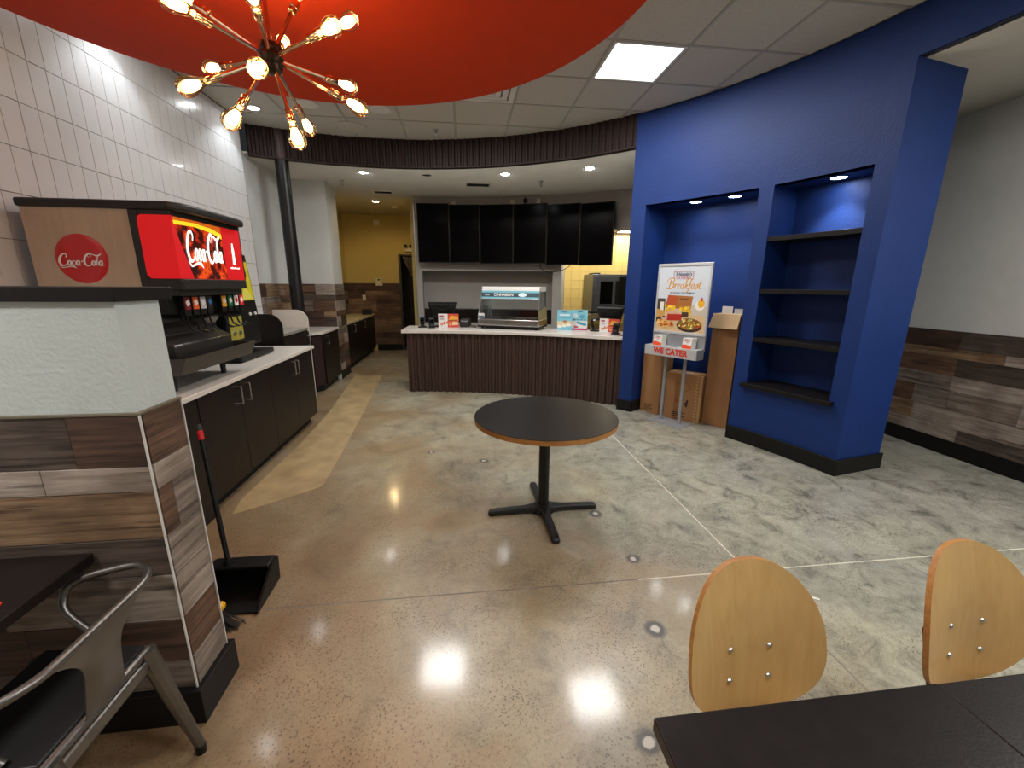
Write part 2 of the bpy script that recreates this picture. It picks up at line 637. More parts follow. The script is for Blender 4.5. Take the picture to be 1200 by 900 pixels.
def pol(a, r, c=CC):
    return (c[0] + r * math.cos(R(a)), c[1] + r * math.sin(R(a)))

def lamp(kind, name, loc, power, color, parent, size=0.1, spot=110, blend=0.6, aim=None):
    d = bpy.data.lights.new(name, kind)
    d.energy = power
    d.color = color
    if kind == 'SPOT':
        d.spot_size = R(spot)
        d.spot_blend = blend
        d.shadow_soft_size = size
    elif kind == 'AREA':
        d.shape = 'SQUARE'
        d.size = size
    o = bpy.data.objects.new(name, d)
    col.objects.link(o)
    p = Vector(loc)
    if parent in PMAT:
        p = PMAT[parent].inverted() @ p
    o.location = p
    if aim is not None:
        o.rotation_euler = (Vector(aim) - Vector(loc)).to_track_quat('-Z', 'Y').to_euler()
    o.parent = parent
    return o

# ---- floor: four ground slabs between saw-cut joints
floor = struct(MB().span((-3.4, YB, -0.06), (XR + 0.2, 11.2, -0.012)).build('floor', M_JOINT))
JX, JY, G_ = 1.61, 1.885, 0.0045
M_JOINTP = mat('pale_joint_filler', '#c9c3b2', 0.7, var=0.2, scale=6)
for (x0, x1, y0, y1) in ((-3.4, JX - G_, YB, JY - G_), (JX + G_, XR + 0.2, YB, JY - G_), (-3.4, JX - G_, JY + G_, 11.2), (JX + G_, XR + 0.2, JY + G_, 11.2)):
    MB().span((x0, y0, -0.03), (x1, y1, 0.0)).build('slab', M_FLOOR, floor)
for (x0, x1, y0, y1, m_) in ((-3.4, 0.95, JY - G_, JY + G_, M_JOINT), (0.95, XR, JY - G_, JY + G_, M_JOINTP), (JX - G_, JX + G_, JY + G_, 5.0, M_JOINTP), (JX - G_, JX + G_, 0.2, JY - G_, M_JOINT)):
    MB().span((x0, y0, -0.012), (x1, y1, -0.0008)).build('joint_filler', m_, floor)
# trench patched with tan concrete beside the drink station
pp = [(-1.157, 3.21), (-1.40, 3.02), (-1.655, 2.84), (-1.70, 3.05), (-1.68, 4.2), (-1.72, 5.2), (-1.82, 6.3), (-1.94, 7.5), (-1.46, 7.45), (-1.36, 6.2), (-1.27, 5.0), (-1.20, 4.0)]
MB().prism(pp[::-1], -0.004, 0.0012).build('patch', M_PATCH, floor)

# ---- tiled ceiling inside the round room
def in_room(poly, r=RB - 0.012):
    poly = half_plane(poly, -1, 0, -(XL + 0.006))
    return clip_circle(poly, CC, r) if len(poly) >= 3 else []
outer = [(x, y) for x, y in ((-6, -3), (4, -3), (4, 7), (-6, 7))]
ceiling = struct(MB().prism(in_room(outer, RB + 0.08), ZC + 0.018, ZC + 0.06).build('ceiling', M_RAIL))
P_ = 0.6425
GX, GY = -1.967, 3.048
TROFFERS = {(5, 1): 0, (2, 2): 1, (5, -5): 2, (0, -5): 3}
DIFFUSER = {(3, 2)}
for i in range(-2, 9):
    for j in range(-9, 6):
        if (i, j) in TROFFERS or (i, j) in DIFFUSER:
            continue
        x0, y0 = GX + P_ * i + 0.006, GY + P_ * j + 0.006
        q = in_room([(x0, y0), (x0 + P_ - 0.012, y0), (x0 + P_ - 0.012, y0 + P_ - 0.012), (x0, y0 + P_ - 0.012)])
        if len(q) < 3:
            continue
        ar = abs(sum(q[k][0] * q[(k + 1) % len(q)][1] - q[(k + 1) % len(q)][0] * q[k][1] for k in range(len(q)))) / 2
        if ar < 0.004:
            continue
        MB().prism(q, ZC + 0.004, ZC + 0.018).build('ceiling_tile', M_CTILE, ceiling)
for i in range(-2, 9):
    x = GX + P_ * i
    q = in_room([(x - 0.012, -3), (x + 0.012, -3), (x + 0.012, 7), (x - 0.012, 7)])
    if len(q) > 2:
        MB().prism(q, ZC - 0.002, ZC + 0.016).build('ceiling_rail', M_RAIL, ceiling)
for j in range(-9, 6):
    y = GY + P_ * j
    q = in_room([(-4, y - 0.012), (4, y - 0.012), (4, y + 0.012), (-4, y + 0.012)])
    if len(q) > 2:
        MB().prism(q, ZC - 0.0015, ZC + 0.0155).build('ceiling_rail', M_RAIL, ceiling)

# ---- lower plaster ceiling around it
lm = MB()
N = 120
vs, fs = [], []
for k in range(N + 1):
    a = 2 * PI * k / N
    for r in (RB + 0.02, 14.0):
        vs.append((CC[0] + r * math.cos(a), CC[1] + r * math.sin(a), ZL))
for k in range(N):
    fs.append((2 * k, 2 * k + 1, 2 * k + 3, 2 * k + 2))
lm.add(vs, fs)
low = lm.build('ceiling_lower', M_SOFFIT)
b = bmesh.new()
b.from_mesh(low.data)
for co, no in (((-3.4, 0, 0), (-1, 0, 0)), ((XR + 0.05, 0, 0), (1, 0, 0)), ((0, YB, 0), (0, -1, 0)), ((0, 10.6, 0), (0, 1, 0))):
    bmesh.ops.bisect_plane(b, geom=b.verts[:] + b.edges[:] + b.faces[:], plane_co=co, plane_no=no, clear_outer=True)
ex = bmesh.ops.extrude_face_region(b, geom=b.faces[:])
bmesh.ops.translate(b, vec=(0, 0, 0.03), verts=[v for v in ex['geom'] if isinstance(v, bmesh.types.BMVert)])
bmesh.ops.recalc_face_normals(b, faces=b.faces)
b.to_mesh(low.data)
b.free()
struct(low)

# ---- brown corrugated fascia over the counter
fas = struct(MB().ribs(CC, RB, 45.0, 112.0, ZL - 0.01, ZC + 0.01, 0.085, 0.022, 0.05).build('trim_1', M_RIB, sharp=20))
MB().arc(CC, RB - 0.03, RB + 0.05, 45.0, 112.0, ZL - 0.022, ZL - 0.004).build('fascia_lip', M_RIB, fas)

# ---- curved blue wall with an alcove and a shelf niche
A_L, A_R, N_L, N_R, B_E = 42.65, 26.5, 24.7, 14.45, 12.55
ZA, ZS = 2.52, 0.60
bw = MB()
bw.arc(CC, RB, RB + 0.10, 45.0, A_L, 0, ZC)
bw.arc(CC, RB, RB + 0.10, A_L, A_R, ZA, ZC)
bw.arc(CC, RB, RB + 0.10, A_R, N_L, 0, ZC)
bw.arc(CC, RB, RB + 0.10, N_L, N_R, 0, ZS)
bw.arc(CC, RB, RB + 0.10, N_L, N_R, ZA, ZC)
bw.arc(CC, RB, RB + 0.10, N_R, B_E, 0, ZC)
wall_blue = struct(bw.build('wall_curved', M_BLUE))
struct(MB().arc(CC, RB, RB + 0.08, B_E, -125.0, ZL, ZC + 0.02).build('trim_2', M_BLUE))
def inner(a0, a1, depth, z0, z1, t=0.05):
    """side, back and top linings of a recess behind the curved wall"""
    p0, p1 = Vector(pol(a0, RB + 0.02)), Vector(pol(a1, RB + 0.02))
    ch = (p1 - p0).normalized()
    n = Vector((-ch.y, ch.x))
    if n.dot(p0 - Vector(CC)) < 0:
        n = -n
    q0, q1 = p0 + n * depth, p1 + n * depth
    m = MB()
    def slab(a, c, off, za, zb):
        m.prism([a, c, c + off, a + off], za, zb)
    slab(p0, q0, -ch * t, z0, z1)
    slab(p1, q1, ch * t, z0, z1)
    slab(q0 - ch * t, q1 + ch * t, n * t, z0, z1)
    m.prism([p0 - ch * t - n * 0.0, p1 + ch * t, q1 + ch * t + n * t, q0 - ch * t + n * t], z1, z1 + t)
    if z0 > 0.1:
        m.prism([p0 - ch * t, p1 + ch * t, q1 + ch * t + n * t, q0 - ch * t + n * t], z0 - t, z0)
    return m, p0, p1, ch, n
m, AP0, AP1, ACH, AN = inner(A_L, A_R, 0.50, 0.0, ZA)
m.build('alcove_lining', M_BLUE, wall_blue)
m, NP0, NP1, NCH, NN = inner(N_L, N_R, 0.36, ZS, ZA)
m.build('niche_lining', M_BLUE, wall_blue)
# end face and hidden back of the block
e0, e1 = Vector(pol(B_E, RB)), Vector((3.735, 3.06))
MB().prism([e0, e1, (3.735, 5.7), (3.66, 5.7), (3.66, 3.12), Vector(pol(B_E + 0.6, RB + 0.08))], 0, ZL + 0.01).build('end_face', M_BLUE, wall_blue)
MB().prism([(2.5, 5.62), (3.7, 5.62), (3.7, 5.7), (2.5, 5.7)], 0, ZL).build('rear_face', M_BLUE, wall_blue)
MB().prism([pol(45, RB), pol(45, RB + 0.8), pol(44.2, RB + 0.8), pol(44.2, RB)], 0, ZC).build('counter_return', M_BLUE, wall_blue)
# black base trim on the blue wall
def base_arc(a0, a1, c=CC, r=RB, h=0.145):
    return MB().arc(c, r - 0.018, r + 0.002, a0, a1, 0, h)
base_arc(A_R + 0.05, B_E - 0.25).build('baseboard', M_BASE, wall_blue, bevel=0.003)
base_arc(45.2, A_L - 0.2).build('baseboard', M_BASE, wall_blue, bevel=0.003)
ev = (e1 - e0).normalized()
en = Vector((ev.y, -ev.x))
MB().prism([e0 + en * 0.002 - ev * 0.012, e0 + en * 0.02 - ev * 0.012, e1 + en * 0.02 + ev * 0.02, e1 + en * 0.002 + ev * 0.02], 0, 0.145).build('baseboard', M_BASE, wall_blue, bevel=0.003)
MB().prism([AP0 - ACH * 0.001, AP0 + ACH * 0.017, AP0 + ACH * 0.017 + AN * 0.48, AP0 - ACH * 0.001 + AN * 0.48], 0, 0.145).build('baseboard', M_BASE, wall_blue)
# niche shelves, the sill one proud of the wall
for z, out in ((2.063, 0.0), (1.578, 0.0), (1.104, 0.0), (0.640, 0.055)):
    a, c = NP0 + NCH * 0.002, NP1 - NCH * 0.002
    if out:
        a, c = NP0 - NCH * 0.03 - NN * 0.03, NP1 + NCH * 0.03 - NN * 0.03
    arcp = [Vector(pol(N_L + (N_R - N_L) * t / 8, RB - out + (0.004 if not out else 0))) for t in range(9)]
    if out:
        arcp = [Vector(pol(N_L + 0.5 + (N_R - N_L - 1.0) * t / 8, RB - out)) for t in range(9)]
        back = [Vector(pol(N_R - 0.5, RB - 0.001)), NP1 - NCH * 0.004, NP1 - NCH * 0.004 + NN * 0.355, NP0 + NCH * 0.004 + NN * 0.355, NP0 + NCH * 0.004, Vector(pol(N_L + 0.5, RB - 0.001))]
        poly = arcp + back
    else:
        poly = [p + (NCH * 0.004 if i == 0 else -NCH * 0.004 if i == 8 else Vector((0, 0))) for i, p in enumerate(arcp)] + [NP1 - NCH * 0.004 + NN * 0.355, NP0 + NCH * 0.004 + NN * 0.355]
    MB().prism(poly, z - 0.042, z).build('shelf', M_SHELF, wall_blue, bevel=0.002)

# ---- left tiled wall
wl = struct(MB().span((XL - 0.14, YB, 0), (XL - 0.009, 5.818, ZC + 0.02)).build('wall_left', M_GROUT))
TW, TH = 0.118, 0.267
tiles = 0
for k in range(-3, 30):
    y = 3.102 + TW * k
    if y + TW > 5.82:
        break
    for r in range(-8, 3):
        z = 2.91 + TH * r
        h = min(TH, ZC - z)
        if h < 0.02:
            continue
        dz = random.uniform(-0.0006, 0.0006)
        piece('tile', (XL - 0.0055 + dz, y + TW / 2, z + h / 2), (0.011, TW - 0.0034, h - 0.0034), M_TILE, wl, 0.0012)
        tiles += 1
rest = MB()
for k in range(-55, -3):
    y = 3.102 + TW * k
    if y < YB:
        continue
    for r in range(-8, 3):
        z = 2.91 + TH * r
        h = min(TH, ZC - z)
        rest.box((XL - 0.0055, y + TW / 2, z + h / 2), (0.011, TW - 0.0034, h - 0.0034))
o = rest.build('tile_field', M_TILE, wl)
o['kind'] = 'stuff'
MB().span((XL - 0.014, YB, 0), (XL - 0.001, 5.818, 0.77)).build('lower_field', M_WALL, wl)
MB().span((XL - 0.12, 5.8175, 0), (XL + 0.001, 5.8215, ZC)).build('edge_strip', M_CHROME, wl)

# ---- recess beyond the tiles, short stub wall, corridor
XN = -2.66
nook = struct(MB().span((XN - 0.12, 5.8215, 0), (XN, 7.26, ZL + 0.02)).build('wall_recess', M_WALL))
stub = MB().span((XN, 7.26, 0), (-2.09, 7.80, ZL + 0.02)).span((-2.80, 7.26, 0), (XN, 7.80, ZL + 0.02))
stub = struct(stub.build('wall_stub', M_WALL))
cor = struct(MB().span((-2.84, 7.80, 0), (-2.72, 10.62, ZL + 0.02)).build('wall_corridor', M_YEL))
DX0, DX1, DZ = -1.46, -0.52, 2.27
cb = MB().span((-2.84, 10.5, 0), (DX0, 10.62, ZL + 0.02)).span((DX0, 10.5, DZ), (DX1, 10.62, ZL + 0.02)).span((DX1, 10.5, 0), (0.2, 10.62, ZL + 0.02))
wback = struct(cb.build('wall_back', M_YEL))

ROWS = [1.20, 1.028, 0.94, 0.77, 0.628, 0.445, 0.272, 0.147]
def planks(parent, axis, face, out, lo, hi, rows, joints, mats, t=0.012, first=0):
    """boards in courses; face is the wall plane, out the side they stand proud"""
    for ri in range(len(rows) - 1):
        z1, z0 = rows[ri], rows[ri + 1]
        js = [lo] + sorted(j for j in joints[ri] if lo < j < hi) + [hi]
        for s in range(len(js) - 1):
            a, c = js[s], js[s + 1]
            th = t + random.uniform(-0.002, 0.002)
            mi = mats[ri][s % len(mats[ri])]
            if axis == 'x':
                piece('plank', ((a + c) / 2, face + out * th / 2, (z0 + z1) / 2), (c - a - 0.0025, th, z1 - z0 - 0.0025), WOODS[mi], parent, 0.0012)
            else:
                piece('plank', (face + out * th / 2, (a + c) / 2, (z0 + z1) / 2), (th, c - a - 0.0025, z1 - z0 - 0.0025), WOODSY[mi], parent, 0.0012)

def auto(lo, hi, rows, seed, lmin=0.5, lmax=1.1):
    r = random.Random(seed)
    J, Mx = [], []
    last = -1
    for i in range(len(rows) - 1):
        x = lo + r.uniform(0.15, 0.7)
        js = []
        while x < hi - 0.12:
            js.append(x)
            x += r.uniform(lmin, lmax)
        ms = []
        for k in range(len(js) + 1):
            c = r.choice([q for q in range(6) if q != last])
            last = c
            ms.append(c)
        J.append(js)
        Mx.append(ms)
    return J, Mx

# boards in the recess, on the stub wall, in the corridor
RN = [1.60, 1.42, 1.335, 1.155, 1.07, 0.90, 0.76, 0.58, 0.45, 0.27, 0.147]
J, Mx = auto(5.825, 7.24, RN, 3)
planks(nook, 'y', XN, 1, 5.825, 7.245, RN, J, Mx)
J, Mx = auto(XN, -2.09, RN, 8)
planks(stub, 'x', 7.26, -1, XN + 0.014, -2.09, RN, J, Mx)
J, Mx = auto(7.26, 7.8, RN, 5)
planks(stub, 'y', -2.09, 1, 7.26, 7.80, RN, J, Mx)
RCO = [1.625, 1.445, 1.345, 1.26, 1.14, 0.98, 0.83, 0.64, 0.45, 0.30, 0.147]
J, Mx = auto(-2.72, DX0, RCO, 21)
for row in Mx:
    for k in range(len(row)):
        row[k] = [1, 3, 4, 1, 3, 4][row[k]]
planks(wback, 'x', 10.5, -1, -2.71, DX0 - 0.02, RCO, J, Mx)
J, Mx = auto(7.8, 10.5, RCO, 22)
planks(cor, 'y', -2.72, 1, 7.81, 10.48, RCO, J, Mx)
MB().span((-2.1, 10.478, 0), (DX0, 10.5, 0.147)).build('baseboard', M_BASE, wback)
MB().span((-2.078, 7.25, 0), (-2.09, 7.8, 0.147)).build('baseboard', M_BASE, stub)
# doorway at the corridor's end: frame, dark room beyond
door = struct(MB().span((DX0 - 0.03, 10.47, 0), (DX0 + 0.02, 10.63, DZ + 0.03)).span((DX1 - 0.02, 10.47, 0), (DX1 + 0.03, 10.63, DZ + 0.03)).span((DX0 + 0.02, 10.47, DZ), (DX1 - 0.02, 10.63, DZ + 0.03)).build('door_1', mat('bronze_door_frame', '#3a3128', 0.5)))
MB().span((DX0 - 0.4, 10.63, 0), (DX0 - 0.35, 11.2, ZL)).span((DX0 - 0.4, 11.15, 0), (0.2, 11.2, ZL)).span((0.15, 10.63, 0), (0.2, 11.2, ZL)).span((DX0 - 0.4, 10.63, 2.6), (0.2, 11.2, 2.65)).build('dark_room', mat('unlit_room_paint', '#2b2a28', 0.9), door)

# ---- right wall with boards
wr_ = struct(MB().span((XR, YB, 0), (XR + 0.12, 6.6, ZL + 0.02)).build('wall_right', M_WALL))
JR = [[3.348, 2.2, 1.1, 4.6, 5.3], [3.0, 4.1, 1.9, 5.1], [3.344, 2.5, 1.4, 4.4, 5.5], [3.349, 2.2, 1.0, 4.5, 5.4], [3.66, 3.338, 2.808, 1.9, 4.7], [3.63, 2.4, 1.3, 4.4, 5.2], [3.2, 2.0, 4.2, 5.0]]
MR = [[0, 0, 0, 4, 0, 5], [2, 2, 3, 2, 5], [3, 3, 0, 1, 3, 0], [2, 5, 2, 5, 2, 2], [0, 2, 5, 5, 1, 3], [5, 4, 2, 3, 5, 5], [5, 0, 2, 5, 4]]
for i in range(7):
    MR[i] = MR[i]
planks(wr_, 'y', XR, -1, 0.2, 6.4, ROWS, JR, MR)
MB().span((XR - 0.02, 0.0, 0), (XR, 6.5, 0.145)).build('baseboard', M_BASE, wr_, bevel=0.003)
struct(MB().span((3.66, 6.5, 0), (XR + 0.12, 6.62, ZL + 0.02)).build('wall_passage', M_WALL))
# walls behind the camera close the room
struct(MB().span((-3.4, YB - 0.12, 0), (XR + 0.12, YB, ZL + 0.03)).build('wall_front', M_WALL))

# ---- half wall beside the drink station
PX, PY0, PY1 = -1.015, 1.357, 1.54
hw = struct(MB().span((-2.6, PY0, 0), (PX, PY1, 1.545)).build('wall_partition', M_PART))
JF = [[-1.211], [-1.318], [], [-1.75], [-1.55], [-1.5], [-1.4]]
MF = [[0, 4], [2, 2], [3], [5, 0], [0, 5], [4, 4], [0, 5]]
planks(hw, 'x', PY0, -1, -2.1, PX + 0.012, ROWS, JF, MF)
JE = [[], [], [1.425], [], [], [], []]
ME = [[1], [2], [1, 5], [5], [2], [1], [5]]
planks(hw, 'y', PX, 1, PY0 + 0.001, PY1 - 0.002, ROWS, JE, ME)
for (x, y) in ((PX + 0.013, PY0 - 0.013), (PX + 0.013, PY1 - 0.001)):
    MB().box((x, y, (1.2 + 0.147) / 2), (0.005, 0.005, 1.2 - 0.147)).build('corner_strip', mat('pale_edge_strip', '#cfccc6', 0.4), hw)
MB().span((-2.1, PY0 - 0.016, 1.20), (PX + 0.016, PY1, 1.206)).build('top_strip', mat('olive_edge_strip', '#6a6250', 0.5), hw)
MB().span((-2.6, PY0 - 0.014, 1.545), (PX + 0.016, PY1 + 0.05, 1.587)).build('cap', M_SHELF, hw, bevel=0.002)
MB().span((-2.6, PY0 - 0.034, 0), (PX + 0.034, PY1 + 0.02, 0.147)).build('baseboard', M_BASE, hw, bevel=0.003)

# ---- curved wall behind the counter with a pass-through, kitchen beyond
RT = 6.35
wt = MB()
wt.arc(CC, RT, RT + 0.14, 88.8, 87.75, 0, ZL + 0.02)
wt.arc(CC, RT, RT + 0.14, 87.75, 64.95, 1.857, ZL + 0.02)
wt.arc(CC, RT, RT + 0.14, 87.75, 64.95, 0, 0.86)
wt.arc(CC, RT, RT + 0.14, 64.95, 63.55, 0, ZL + 0.02)
wt.arc(CC, RT, RT + 0.14, 63.55, 42.0, 2.545, ZL + 0.02)
wtv = struct(wt.build('wall_menu', mat('grey_wall_paint', '#a8a39b', 0.7, var=0.03)))
MB().arc(CC, RT - 0.004, RT + 0.145, 88.84, 88.72, 0, ZL).build('corner_strip', M_CHROME, wtv)
nb = MB()
nb.arc(CC, RT + 0.50, RT + 0.56, 88.6, 64.0, 0, ZL)
nb.arc(CC, RT + 0.14, RT + 0.56, 88.6, 88.2, 0, ZL)
nb.arc(CC, RT + 0.14, RT + 0.56, 64.6, 64.0, 0, ZL)
nb.arc(CC, RT + 0.14, RT + 0.5, 88.4, 64.2, 2.1, 2.15)
nb.build('pass_through_lining', mat('grey_lining', '#b3aea6', 0.7, var=0.03), wtv)
# corridor side of that wall
struct(MB().span((-0.95, 8.55, 0), (-0.85, 10.5, ZL + 0.02)).build('wall_service', M_YEL))
# kitchen shell
KY, KZ = 9.5, 2.78
wk = struct(MB().span((1.2, KY + 0.006, 0), (5.2, KY + 0.1, KZ)).build('wall_kitchen', mat('kitchen_grout', '#a8935a', 0.9)))
M_KT = mat('cream_kitchen_tile', '#d8c07a', 0.3, var=0.04, scale=2)
for i in range(14):
    for j in range(11):
        z = 0.72 + 0.2 * j
        h = min(0.2, KZ - z)
        if h > 0.02:
            piece('tile', (1.9 + 0.2 * i + 0.1, KY, z + h / 2), (0.196, 0.012, h - 0.004), M_KT, wk, 0.0015)
struct(MB().span((1.98, 8.0, KZ), (5.2, KY + 0.1, KZ + 0.04)).build('ceiling_kitchen', M_SOFFIT))
struct(MB().span((5.1, 6.0, 0), (5.2, KY, KZ)).build('wall_kitchen_side', M_KT))
struct(MB().span((2.0, 8.62, 0), (2.06, KY, KZ)).build('wall_kitchen_inner', M_KT))
# ================================================================== lamps and ceiling fittings
def troffer(i, j, label):
    cx, cy = GX + P_ * (i + 0.5), GY + P_ * (j + 0.5)
    t = thing('ceiling_panel_light', label, 'ceiling light', (cx, cy, ZC))
    h = P_ / 2 - 0.014
    f = MB()
    for (a, c) in (((-h, -h), (h, -h + 0.022)), ((-h, h - 0.022), (h, h)), ((-h, -h + 0.022), (-h + 0.022, h - 0.022)), ((h - 0.022, -h + 0.022), (h, h - 0.022))):
        f.span((cx + a[0], cy + a[1], ZC - 0.004), (cx + c[0], cy + c[1], ZC + 0.016))
    f.build('frame', M_WHITE, t)
    MB().span((cx - h + 0.022, cy - h + 0.022, ZC + 0.004), (cx + h - 0.022, cy + h - 0.022, ZC + 0.014)).build('diffuser', M_PANEL, t)
    lamp('AREA', 'panel_lamp', (cx, cy, ZC - 0.006), W_TROFFER * (1.5 if (i, j) == (0, -5) else 1.0), COOL, t, P_ - 0.08)
    return t
TL = {(5, 1): 'bright square ceiling panel light beside the curved blue wall',
      (2, 2): 'square ceiling panel light above the red round canopy',
      (5, -5): 'unseen fill panel light added behind, over the right dining tables',
      (0, -5): 'unseen fill panel light added behind, over the left dining tables'}  # both rear panels are out of view, added as fill light
for k, lab in TL.items():
    troffer(k[0], k[1], lab)
# louvred air diffuser in the tile grid
dx, dy = GX + P_ * 3.5, GY + P_ * 2.5
t = thing('air_diffuser', 'pale stepped square air diffuser in the tiled ceiling', 'vent', (dx, dy, ZC))
for k, h in enumerate((0.305, 0.23, 0.155, 0.08)):
    f = MB()
    z = ZC - 0.004 - 0.004 * k
    w = 0.055
    for (a, c) in (((-h, -h), (h, -h + w)), ((-h, h - w), (h, h)), ((-h, -h + w), (-h + w, h - w)), ((h - w, -h + w), (h, h - w))):
        f.span((dx + a[0], dy + a[1], z), (dx + c[0], dy + c[1], z + 0.016))
    f.build('louvre', M_WHITE, t)

def downlight(p, z, label, power, color, lens, r=0.075, spot=115, blend=0.7, aim=None, rad=0.05, trim=None, group=None):
    t = thing('recessed_downlight', label, 'downlight', (p[0], p[1], z), group=group)
    MB().lathe([(r * 0.82, 0.004), (r * 0.84, -0.006), (r * 1.12, -0.004), (r * 1.14, 0.002)], 28, Matrix.Translation((p[0], p[1], z))).build('trim_ring', trim or M_WHITE, t)
    MB().lathe([(0.0, -0.002), (r * 0.82, -0.002), (r * 0.82, 0.004), (0, 0.004)], 28, Matrix.Translation((p[0], p[1], z))).build('lens', lens, t)
    lamp('SPOT', 'downlight_lamp', (p[0], p[1], z - 0.012), power, color, t, rad, spot, blend, aim)
    return t
downlight((-1.373, 6.69), ZL, 'recessed downlight in lower ceiling nearest the corridor', W_DOWN, COOL, M_LENS)
downlight((0.663, 6.49), ZL, 'recessed downlight in lower ceiling over the middle of the counter', W_DOWN, COOL, M_LENS)
downlight((1.78, 6.01), ZL, 'recessed downlight in lower ceiling beside the blue wall', W_DOWN, COOL, M_LENS)
downlight((-1.633, 8.87), ZL, 'warm recessed downlight in the yellow corridor ceiling', W_HALL, WARM, M_LENSW, spot=170, blend=0.4)
la = AP0 + ACH * 0.50 + AN * 0.24
downlight((2.62, 4.66), ZA, 'left of two downlights in the top of the blue alcove', W_ALCOVE, COOL, M_LENS, 0.07, 80, 0.5, trim=M_BLUE)
downlight((2.86, 4.33), ZA, 'right of two downlights in the top of the blue alcove', W_ALCOVE, COOL, M_LENS, 0.07, 80, 0.5, trim=M_BLUE)
ln = NP0 + NCH * 0.42 + NN * 0.20
downlight((ln.x, ln.y), ZA, 'downlight in the top of the blue shelf niche', W_ALCOVE * 3.2, COOL, M_LENS, 0.07, 95, 0.6, trim=M_BLUE)
downlight((-2.26, 5.47), ZC, 'round wall washer lamp beside the tiled wall near the fascia', W_WASH, (0.8, 0.9, 1.0), M_LENS, 0.07, 95, 0.5, aim=(-2.62, 5.40, 2.3))
downlight((-2.30, 3.86), ZC, 'round wall washer lamp beside the tiled wall behind the red canopy', W_WASH, (0.8, 0.9, 1.0), M_LENS, 0.07, 95, 0.5, aim=(-2.62, 3.80, 2.3))

def disc(name, p, z, r, label, cat, m, rings):
    t = thing(name, label, cat, (p[0], p[1], z))
    M = Matrix.Translation((p[0], p[1], z))
    MB().lathe([(0, -0.004), (r * 0.86, -0.006), (r * 0.86, 0.002), (0, 0.002)], 28, M).build('grille', m, t)
    MB().lathe([(r * 0.86, 0.002), (r * 0.88, -0.010), (r, -0.006), (r, 0.002)], 28, M).build('rim', rings, t)
    return t
disc('ceiling_speaker', (-1.626, 5.286), ZC, 0.115, 'round white ceiling speaker beyond the red canopy', 'speaker', M_WHITE, M_WHITE)
disc('ceiling_speaker', (-0.86, 5.33), ZC, 0.115, 'round ceiling speaker tight against the red canopy edge', 'speaker', M_WHITE, M_WHITE)
disc('ceiling_access_cover', (-1.33, 5.93), ZC, 0.2, 'flat round cover plate close to the brown fascia', 'cover', M_CTILE, M_CTILE)
disc('lamp_housing', (-0.477, 6.706), ZL, 0.07, 'unlit recessed lamp with dark reflector in lower ceiling', 'downlight', M_BLK, M_WHITE)

def sprinkler(p, z, label):
    t = thing('fire_sprinkler', label, 'sprinkler', (p[0], p[1], z))
    M = Matrix.Translation((p[0], p[1], z))
    MB().lathe([(0, 0.0), (0.035, 0.0), (0.03, -0.010), (0.012, -0.014), (0.012, -0.035), (0, -0.035)], 16, M).build('escutcheon', M_CHROME, t)
    f = MB()
    for s in (-1, 1):
        f.tube([(p[0] + s * 0.010, p[1], z - 0.03), (p[0] + s * 0.022, p[1], z - 0.055), (p[0], p[1], z - 0.078)], 0.005, 6, 4)
    f.build('yoke', M_CHROME, t)
    MB().lathe([(0, -0.078), (0.024, -0.078), (0.022, -0.082), (0, -0.082)], 12, M).build('deflector', M_CHROME, t)
sprinkler((-0.279, 5.862), ZC, 'fire sprinkler in the tiled ceiling above the fascia')
sprinkler((-1.81, 7.2), ZL, 'fire sprinkler by the white stub wall')
sprinkler((1.253, 6.808), ZL, 'fire sprinkler in lower ceiling above the dark screens')
sprinkler((-1.877, 9.75), ZL, 'fire sprinkler at the far end of the corridor ceiling')

def grille(x, y, w, d, label, dark):
    t = thing('ceiling_register', label, 'vent', (x, y, ZL))
    f = MB()
    f.span((x - w / 2, y - d / 2, ZL - 0.012), (x + w / 2, y - d / 2 + 0.025, ZL)).span((x - w / 2, y + d / 2 - 0.025, ZL - 0.012), (x + w / 2, y + d / 2, ZL))
    f.span((x - w / 2, y - d / 2 + 0.025, ZL - 0.012), (x - w / 2 + 0.025, y + d / 2 - 0.025, ZL)).span((x + w / 2 - 0.025, y - d / 2 + 0.025, ZL - 0.012), (x + w / 2, y + d / 2 - 0.025, ZL))
    f.build('frame', M_WHITE, t)
    MB().span((x - w / 2 + 0.025, y - d / 2 + 0.025, ZL - 0.002), (x + w / 2 - 0.025, y + d / 2 - 0.025, ZL)).build('duct', M_BLK, t)
    n = 5
    for k in range(n):
        yy = y - d / 2 + 0.03 + (d - 0.06) * (k + 0.5) / n
        MB().box((x, yy, ZL - 0.008), (w - 0.05, 0.012, 0.003), Matrix.Rotation(0.6, 3, 'X')).build('slat', dark, t)
grille(0.293, 7.19, 0.40, 0.26, 'slatted air register in lower ceiling above the counter', M_GREYP)
grille(-1.33, 7.98, 0.34, 0.22, 'slatted air register at the mouth of the corridor', M_GREYP)
MB().lathe([(0, 0), (0.07, 0), (0.07, -0.02), (0.05, -0.035), (0, -0.035)], 20).build('smoke_detector', M_CREAM, loc=(-1.35, 9.35, ZL))
tag(bpy.data.objects['smoke_detector'], 'round smoke detector on the corridor ceiling', 'detector')

